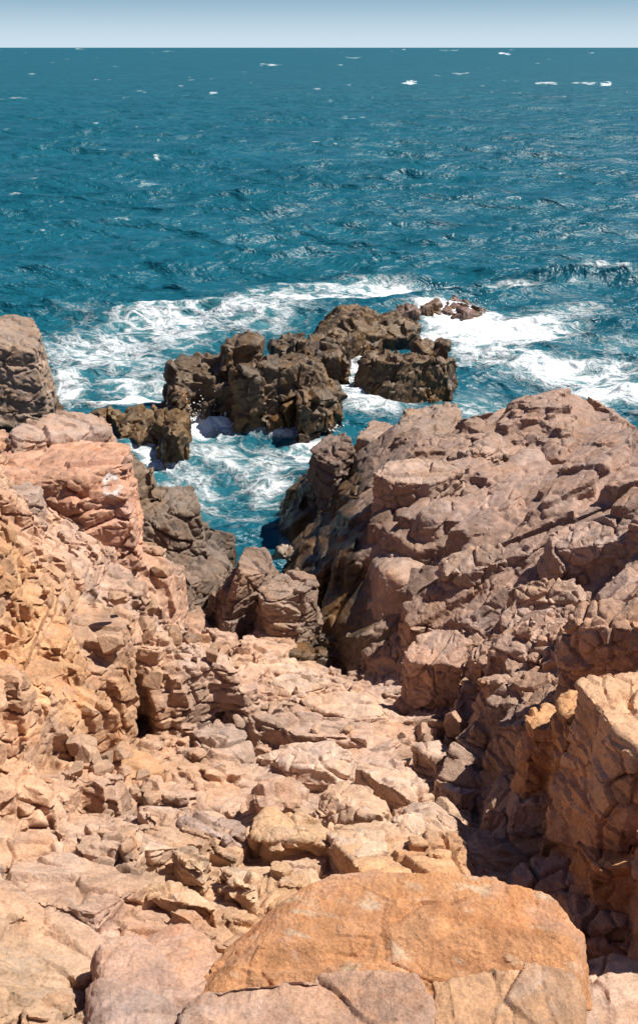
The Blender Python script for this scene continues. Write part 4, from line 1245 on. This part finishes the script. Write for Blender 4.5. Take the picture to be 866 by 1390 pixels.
# a low breaker rolling in behind the rocks
FOAM = [  # photo column, row, half width, half height, strength
    (150, 480, 110, 42, .62), (230, 440, 120, 32, .62), (330, 425, 120, 28, .62), (420, 402, 110, 16, .7), (560, 391, 90, 10, 1.0), (480, 386, 120, 10, .6), (110, 430, 60, 26, .35),
    (170, 546, 60, 9, 1.0), (190, 520, 80, 18, .6), (680, 450, 110, 26, .95), (630, 440, 60, 24, 1.0), (770, 502, 120, 20, .75), (830, 522, 70, 11, .9), (700, 490, 80, 18, .7),
    (640, 480, 40, 28, .65), (625, 426, 80, 12, .95), (760, 425, 110, 14, .5), (840, 470, 70, 26, .42), (650, 545, 60, 18, .5), (475, 500, 24, 34, .95), (505, 545, 66, 18, .8), (580, 455, 28, 13, .95),
    (490, 440, 20, 10, .9), (270, 582, 70, 22, .95), (215, 622, 50, 26, .8), (330, 625, 110, 30, .62), (390, 582, 70, 12, .9), (250, 660, 60, 30, .55), (320, 695, 66, 25, .5), (360, 655, 60, 20, .65),
    (410, 605, 40, 15, .7), (310, 730, 30, 15, .3), (392, 745, 18, 14, .6), (60, 470, 60, 20, .5), (90, 520, 40, 40, .7), (330, 388, 90, 6, .3), (690, 386, 55, 5, .6), (770, 392, 50, 3, .5), (400, 760, 20, 14, .4), (436, 800, 20, 30, .4),
    (555, 112, 9, 3, 1.3), (685, 73, 12, 1.4, 1.2), (740, 113, 16, 1.8, 1.0), (795, 113, 14, 1.6, 1.0), (825, 113, 9, 3, 1.3), (368, 88, 12, 1.5, 1.0), (625, 100, 10, 1.5, .9), (480, 161, 18, 2.2, .9), (215, 217, 6, 3, 1.0),
    (205, 249, 24, 3, .8), (60, 415, 30, 5, .4), (20, 134, 18, 2, .8), (45, 100, 6, 1.2, .9), (700, 126, 16, 1.6, .8), (450, 138, 8, 1.5, .8), (290, 127, 5, 1.2, .9), (170, 303, 8, 2, .8), (380, 288, 7, 2, .7),
    (100, 400, 16, 3, .6), (540, 240, 6, 1.5, .6), (640, 178, 20, 1.6, .5), (330, 176, 14, 1.4, .5), (760, 236, 26, 2, .5), (820, 208, 12, 1.6, .6), (110, 66, 8, .7, .9), (230, 70, 12, .8, .8), (480, 78, 9, .8, .8), (610, 68, 12, .8, .8),
    (800, 72, 9, .8, .8), (160, 90, 9, 1, .7), (260, 108, 12, 1.2, .7),
]
r3 = np.random.default_rng(33)
for _ in range(130):
    b_ = 67 + 250 * r3.random() ** 1.6
    w_ = r3.uniform(1.5, 5.5) * (0.6 + b_ / 260)
    FOAM.append((r3.uniform(-40, 906), b_, w_, max(.7, w_ * r3.uniform(.12, .25)), r3.uniform(.45, 1.0)))
foam = np.zeros(len(SX))
spx, spy = project(np.column_stack([SX, SY, np.zeros(len(SX))]))
jx0, jy0 = spx, spy
jx = spx + 22 * fbm(XY * 0.35, 3, 81) * np.clip(1.0 * (spy - 330) / 60, 0, 1)
jy = spy + 9 * fbm(XY * 0.35 + 50, 3, 82) * np.clip((spy - 330) / 60, 0, 1)
polar = np.column_stack([np.repeat(sb, NSR) * 160, 900 * np.tile(th, NSB)])
ragx, ragy = fbm(polar, 3, 85), fbm(polar + 70, 3, 86)
for (a, b, rx, ry, s) in FOAM:
    far_ = 1.0 if b < 330 else 0.0
    q = ((jx + far_ * 1.3 * rx * ragx - a) / rx) ** 2 + ((jy + far_ * 1.6 * ry * ragy - b) / ry) ** 2
    m = q < 6
    foam[m] = np.maximum(foam[m], s * (0.52 if far_ else .88) * np.exp(-0.9 * q[m] ** 1.3))
near = np.clip((80 - SY) / 40, 0, 1)
churn = fbm(np.column_stack([SX * 0.9, SY * 0.9]), 4, 83)
dz += near * foam ** 2 * (0.20 + 0.42 * churn + 0.2 * fbm(np.column_stack([SX * 2.6, SY * 2.6]), 3, 87))
# the swell standing up behind the rocks
dz += 0.75 * np.exp(-((SY - 59 - 1.5 * np.sin(SX * 0.16)) / 1.5) ** 2) * np.clip((SX - 4) / 5, 0, 1) * np.exp(-((SX - 13) / 9) ** 2)
crest = np.clip((dz - 0.62) / 0.3, 0, 1) * np.clip(fbm(XY * 0.3, 3, 84) * 2.0, 0, 1)
foam = np.maximum(foam, 0.75 * crest)
SV = np.column_stack([SX + dx * gust, SY + dy * gust, dz])
ii = (np.arange(NSB - 1)[:, None] * NSR + np.arange(NSR - 1)[None]).ravel()
SF = np.column_stack([ii, ii + 1, ii + NSR + 1, ii + NSR])


def sea_material():
    m, nt, b = nodes_of("sea_water")
    L = nt.links.new
    geo = nt.nodes.new('ShaderNodeNewGeometry')
    fo = N(nt, 'ShaderNodeAttribute', attribute_name='foam')
    flat = N(nt, 'ShaderNodeVectorMath', operation='MULTIPLY')
    flat.inputs[1].default_value = (1, 1, 0)
    L(geo.outputs['Position'], flat.inputs[0])
    # lacy foam: warped ridged noise
    wn = N(nt, 'ShaderNodeTexNoise', Scale=0.9, Detail=4.0)
    L(flat.outputs[0], wn.inputs['Vector'])
    wv = N(nt, 'ShaderNodeVectorMath', operation='MULTIPLY_ADD')
    L(wn.outputs['Color'], wv.inputs[0])
    wv.inputs[1].default_value = (1.1, 1.1, 0)
    L(flat.outputs[0], wv.inputs[2])
    str_ = N(nt, 'ShaderNodeVectorMath', operation='MULTIPLY')
    str_.inputs[1].default_value = (.62, 1.0, 1)
    L(wv.outputs[0], str_.inputs[0])
    f1 = N(nt, 'ShaderNodeTexNoise', Scale=1.1, Detail=9.0, Roughness=0.62)
    f2 = N(nt, 'ShaderNodeTexNoise', Scale=4.5, Detail=6.0, Roughness=0.65)
    for f in (f1, f2):
        L(str_.outputs[0], f.inputs['Vector'])

    def ridge(f):
        a = N(nt, 'ShaderNodeMath', operation='SUBTRACT')
        L(f.outputs['Fac'], a.inputs[0])
        a.inputs[1].default_value = 0.5
        c = N(nt, 'ShaderNodeMath', operation='ABSOLUTE')
        L(a.outputs[0], c.inputs[0])
        d = N(nt, 'ShaderNodeMath', operation='MULTIPLY_ADD')
        L(c.outputs[0], d.inputs[0])
        d.inputs[1].default_value, d.inputs[2].default_value = -4.5, 1.0
        return d
    ra, rb = ridge(f1), ridge(f2)
    mixr = N(nt, 'ShaderNodeMath', operation='MULTIPLY_ADD')
    L(rb.outputs[0], mixr.inputs[0])
    mixr.inputs[1].default_value = 0.38
    L(ra.outputs[0], mixr.inputs[2])            # about 0..1.35
    th_ = N(nt, 'ShaderNodeMath', operation='MULTIPLY_ADD')
    L(fo.outputs['Fac'], th_.inputs[0])
    th_.inputs[1].default_value, th_.inputs[2].default_value = 1.75, -1.70
    sm = N(nt, 'ShaderNodeMath', operation='ADD')
    L(mixr.outputs[0], sm.inputs[0])
    L(th_.outputs[0], sm.inputs[1])
    fm = N(nt, 'ShaderNodeMapRange')
    fm.interpolation_type = 'SMOOTHSTEP'
    L(sm.outputs[0], fm.inputs['Value'])
    fm.inputs['From Min'].default_value, fm.inputs['From Max'].default_value = -0.15, 0.62
    # scattered white horses on open water
    cs_ = N(nt, 'ShaderNodeVectorMath', operation='MULTIPLY')
    cs_.inputs[1].default_value = (.16, .10, 0)
    L(wv.outputs[0], cs_.inputs[0])
    c1 = N(nt, 'ShaderNodeTexNoise', Scale=1.0, Detail=5.0, Roughness=.7)
    L(cs_.outputs[0], c1.inputs['Vector'])
    cr = N(nt, 'ShaderNodeMapRange')
    L(c1.outputs['Fac'], cr.inputs['Value'])
    cr.inputs['From Min'].default_value, cr.inputs['From Max'].default_value = .735, .80
    fmx = N(nt, 'ShaderNodeMath', operation='MAXIMUM')
    L(fm.outputs[0], fmx.inputs[0])
    L(cr.outputs[0], fmx.inputs[1])
    # water colour: deep teal, greener where air is mixed in
    p1 = N(nt, 'ShaderNodeTexNoise', Scale=0.05, Detail=4.0)
    L(flat.outputs[0], p1.inputs['Vector'])
    deep = N(nt, 'ShaderNodeMix', data_type='RGBA')
    deep.inputs[6].default_value = (.005, .069, .106, 1)
    deep.inputs[7].default_value = (.009, .114, .156, 1)
    L(p1.outputs['Fac'], deep.inputs[0])
    aer = N(nt, 'ShaderNodeMapRange')
    L(fo.outputs['Fac'], aer.inputs['Value'])
    aer.inputs['From Min'].default_value, aer.inputs['From Max'].default_value = .2, 1.0
    aer.inputs['To Max'].default_value = .75
    wc = N(nt, 'ShaderNodeMix', data_type='RGBA')
    L(aer.outputs[0], wc.inputs[0])
    L(deep.outputs[2], wc.inputs[6])
    wc.inputs[7].default_value = (.12, .36, .36, 1)
    fc = N(nt, 'ShaderNodeMix', data_type='RGBA')
    L(fmx.outputs[0], fc.inputs[0])
    L(wc.outputs[2], fc.inputs[6])
    fc.inputs[7].default_value = (.80, .83, .84, 1)
    L(fc.outputs[2], b.inputs['Base Color'])
    rg = N(nt, 'ShaderNodeMapRange')
    L(fmx.outputs[0], rg.inputs['Value'])
    sp = nt.nodes.new('ShaderNodeSeparateXYZ')
    L(geo.outputs['Position'], sp.inputs[0])
    off = N(nt, 'ShaderNodeMapRange')           # choppier, so duller, away from the shelter of the shore
    L(sp.outputs['Y'], off.inputs['Value'])
    off.inputs['From Min'].default_value, off.inputs['From Max'].default_value = 45, 320
    off.inputs['To Min'].default_value, off.inputs['To Max'].default_value = .22, .54
    L(off.outputs[0], rg.inputs['To Min'])
    rg.inputs['To Max'].default_value = .8
    L(rg.outputs[0], b.inputs['Roughness'])
    b.inputs['IOR'].default_value = 1.333
    b.inputs['Specular IOR Level'].default_value = 0.4
    # ripples
    rs = N(nt, 'ShaderNodeVectorMath', operation='MULTIPLY')
    rs.inputs[1].default_value = (.75, 1.5, 1)
    L(flat.outputs[0], rs.inputs[0])
    n1 = N(nt, 'ShaderNodeTexNoise', Scale=1.6, Detail=6.0, Roughness=.6, Distortion=.4)
    n2 = N(nt, 'ShaderNodeTexNoise', Scale=.22, Detail=5.0, Roughness=.55, Distortion=.3)
    for n in (n1, n2):
        L(rs.outputs[0], n.inputs['Vector'])
    b1 = N(nt, 'ShaderNodeBump', Strength=1.0, Distance=0.16)
    L(n1.outputs['Fac'], b1.inputs['Height'])
    b2 = N(nt, 'ShaderNodeBump', Strength=1.0, Distance=2.0)
    L(n2.outputs['Fac'], b2.inputs['Height'])
    L(b1.outputs[0], b2.inputs['Normal'])
    b3 = N(nt, 'ShaderNodeBump', Strength=.8, Distance=0.10)
    L(fmx.outputs[0], b3.inputs['Height'])
    L(b2.outputs[0], b3.inputs['Normal'])
    # wave slopes too small for the mesh: facets of the chop, whatever the distance
    sl = None
    for sc_, k_ in ((.008, .16), (.03, .26), (.11, .40), (.55, .36), (2.2, .34)):
        nn = N(nt, 'ShaderNodeTexNoise', Scale=sc_, Detail=3.0, Roughness=.6)
        L(rs.outputs[0], nn.inputs['Vector'])
        q = N(nt, 'ShaderNodeVectorMath', operation='SUBTRACT')
        L(nn.outputs['Color'], q.inputs[0])
        q.inputs[1].default_value = (.5, .5, .5)
        q2 = N(nt, 'ShaderNodeVectorMath', operation='MULTIPLY')
        L(q.outputs[0], q2.inputs[0])
        q2.inputs[1].default_value = (k_, 1.5 * k_, 0)
        if sl is None:
            sl = q2
        else:
            ad = N(nt, 'ShaderNodeVectorMath', operation='ADD')
            L(sl.outputs[0], ad.inputs[0])
            L(q2.outputs[0], ad.inputs[1])
            sl = ad
    ad = N(nt, 'ShaderNodeVectorMath', operation='ADD')
    L(sl.outputs[0], ad.inputs[0])
    L(b3.outputs[0], ad.inputs[1])
    nm = N(nt, 'ShaderNodeVectorMath', operation='NORMALIZE')
    L(ad.outputs[0], nm.inputs[0])
    L(nm.outputs[0], b.inputs['Normal'])
    return m


sea_me = make_mesh("sea", SV, SF, None, None, None, sea_material(), 0)
a = sea_me.attributes.new('foam', 'FLOAT', 'POINT')
a.data.foreach_set('value', foam.astype(F32))
link("sea", sea_me, kind="structure")
# spray thrown up where the swell meets the rocks
rs2 = np.random.default_rng(77)
octv = np.array([(1, 0, 0), (-1, 0, 0), (0, 1, 0), (0, -1, 0), (0, 0, 1), (0, 0, -1)], float)
octf = np.array([(0, 2, 4, 4), (2, 1, 4, 4), (1, 3, 4, 4), (3, 0, 4, 4), (2, 0, 5, 5), (1, 2, 5, 5), (3, 1, 5, 5), (0, 3, 5, 5)])
dv, df = [], []
for (cx, cy, w_, hgt, cnt) in [(275, 578, 26, .75, 520), (330, 580, 50, .35, 260), (215, 600, 22, .3, 120), (580, 398, 40, .5, 320), (640, 412, 40, .3, 160), (520, 408, 40, .35, 160), (480, 520, 16, .3, 120), (440, 582, 26, .25, 90)]:
    for _ in range(cnt):
        p = at(cx + rs2.normal(0, .5) * w_, cy + rs2.normal(0, 2.0), 0.05)
        p[2] += rs2.exponential(.33) * hgt
        p[:2] += rs2.normal(0, .12, 2)
        r_ = math.exp(rs2.uniform(math.log(.012), math.log(.045)))
        df.append(octf[:, :3] + 6 * len(dv))
        dv.append(p + octv * r_ * rs2.uniform(.7, 1.3, 3))
sm_, snt, sb_ = nodes_of("spray_water")
sb_.inputs['Base Color'].default_value = (.86, .88, .89, 1)
sb_.inputs['Roughness'].default_value = .4
link("spray", make_mesh("spray", np.vstack(dv), np.vstack(df), None, None, None, sm_, 0), "white spray thrown up where the swell hits the sea rocks", "spray", kind="stuff")
print("sea", time.time() - T0)

# ------------------------------------------------------------------ light
SUN_AZ, SUN_EL = math.radians(78), math.radians(58)
S = Vector((math.cos(SUN_EL) * math.sin(SUN_AZ), math.cos(SUN_EL) * math.cos(SUN_AZ), math.sin(SUN_EL)))
ld = bpy.data.lights.new("sun", 'SUN')
ld.energy = 5.0
ld.angle = math.radians(0.53)
ld.color = (1.0, .955, .88)
lo_ = bpy.data.objects.new("sun", ld)
COL.objects.link(lo_)
lo_.rotation_mode = 'QUATERNION'
lo_.rotation_quaternion = S.to_track_quat('Z', 'Y')
lo_.location = (20, -5, 40)

w = bpy.data.worlds.new("World")
scene.world = w
w.use_nodes = True
nt = w.node_tree
nt.nodes.clear()
sky = nt.nodes.new('ShaderNodeTexSky')
sky.sky_type = 'NISHITA'
sky.sun_disc = False
sky.sun_elevation = SUN_EL
sky.sun_rotation = SUN_AZ
sky.air_density = 1.0
sky.dust_density = 0.4
sky.ozone_density = 2.0
tc = nt.nodes.new('ShaderNodeTexCoord')
sx = nt.nodes.new('ShaderNodeSeparateXYZ')
nt.links.new(tc.outputs['Generated'], sx.inputs[0])
mr = nt.nodes.new('ShaderNodeMapRange')
mr.interpolation_type = 'SMOOTHSTEP'
mr.inputs['From Min'].default_value, mr.inputs['From Max'].default_value = -0.003, 0.056
nt.links.new(sx.outputs['Z'], mr.inputs['Value'])
tn = nt.nodes.new('ShaderNodeMix')
tn.data_type, tn.blend_type = 'RGBA', 'MULTIPLY'
tn.inputs[0].default_value = 1.0
tn.inputs[7].default_value = (.46, .60, .86, 1)
nt.links.new(sky.outputs[0], tn.inputs[6])
mr2 = nt.nodes.new('ShaderNodeMapRange')
mr2.interpolation_type = 'SMOOTHSTEP'
mr2.inputs['From Min'].default_value, mr2.inputs['From Max'].default_value = 0.04, 0.30
nt.links.new(sx.outputs['Z'], mr2.inputs['Value'])
up = nt.nodes.new('ShaderNodeMix')
up.data_type = 'RGBA'
up.inputs[6].default_value = (3.4, 5.9, 7.9, 1)        # clear blue a little above the horizon
nt.links.new(mr2.outputs[0], up.inputs[0])
nt.links.new(tn.outputs[2], up.inputs[7])
hz = nt.nodes.new('ShaderNodeMix')
hz.data_type = 'RGBA'
hz.inputs[6].default_value = (8.6, 10.5, 11.8, 1)      # pale sea air along the horizon
nt.links.new(mr.outputs[0], hz.inputs[0])
nt.links.new(up.outputs[2], hz.inputs[7])
bg = nt.nodes.new('ShaderNodeBackground')
bg.inputs['Strength'].default_value = 0.05
out = nt.nodes.new('ShaderNodeOutputWorld')
nt.links.new(hz.outputs[2], bg.inputs[0])
nt.links.new(bg.outputs[0], out.inputs[0])

vs = scene.view_settings
vs.view_transform = 'Standard'
vs.look = 'None'
vs.exposure = 0.52
vs.gamma = 1.0
vs.use_curve_mapping = False
scene.cycles.use_denoising = True
scene.cycles.max_bounces = 6
print("done", time.time() - T0)
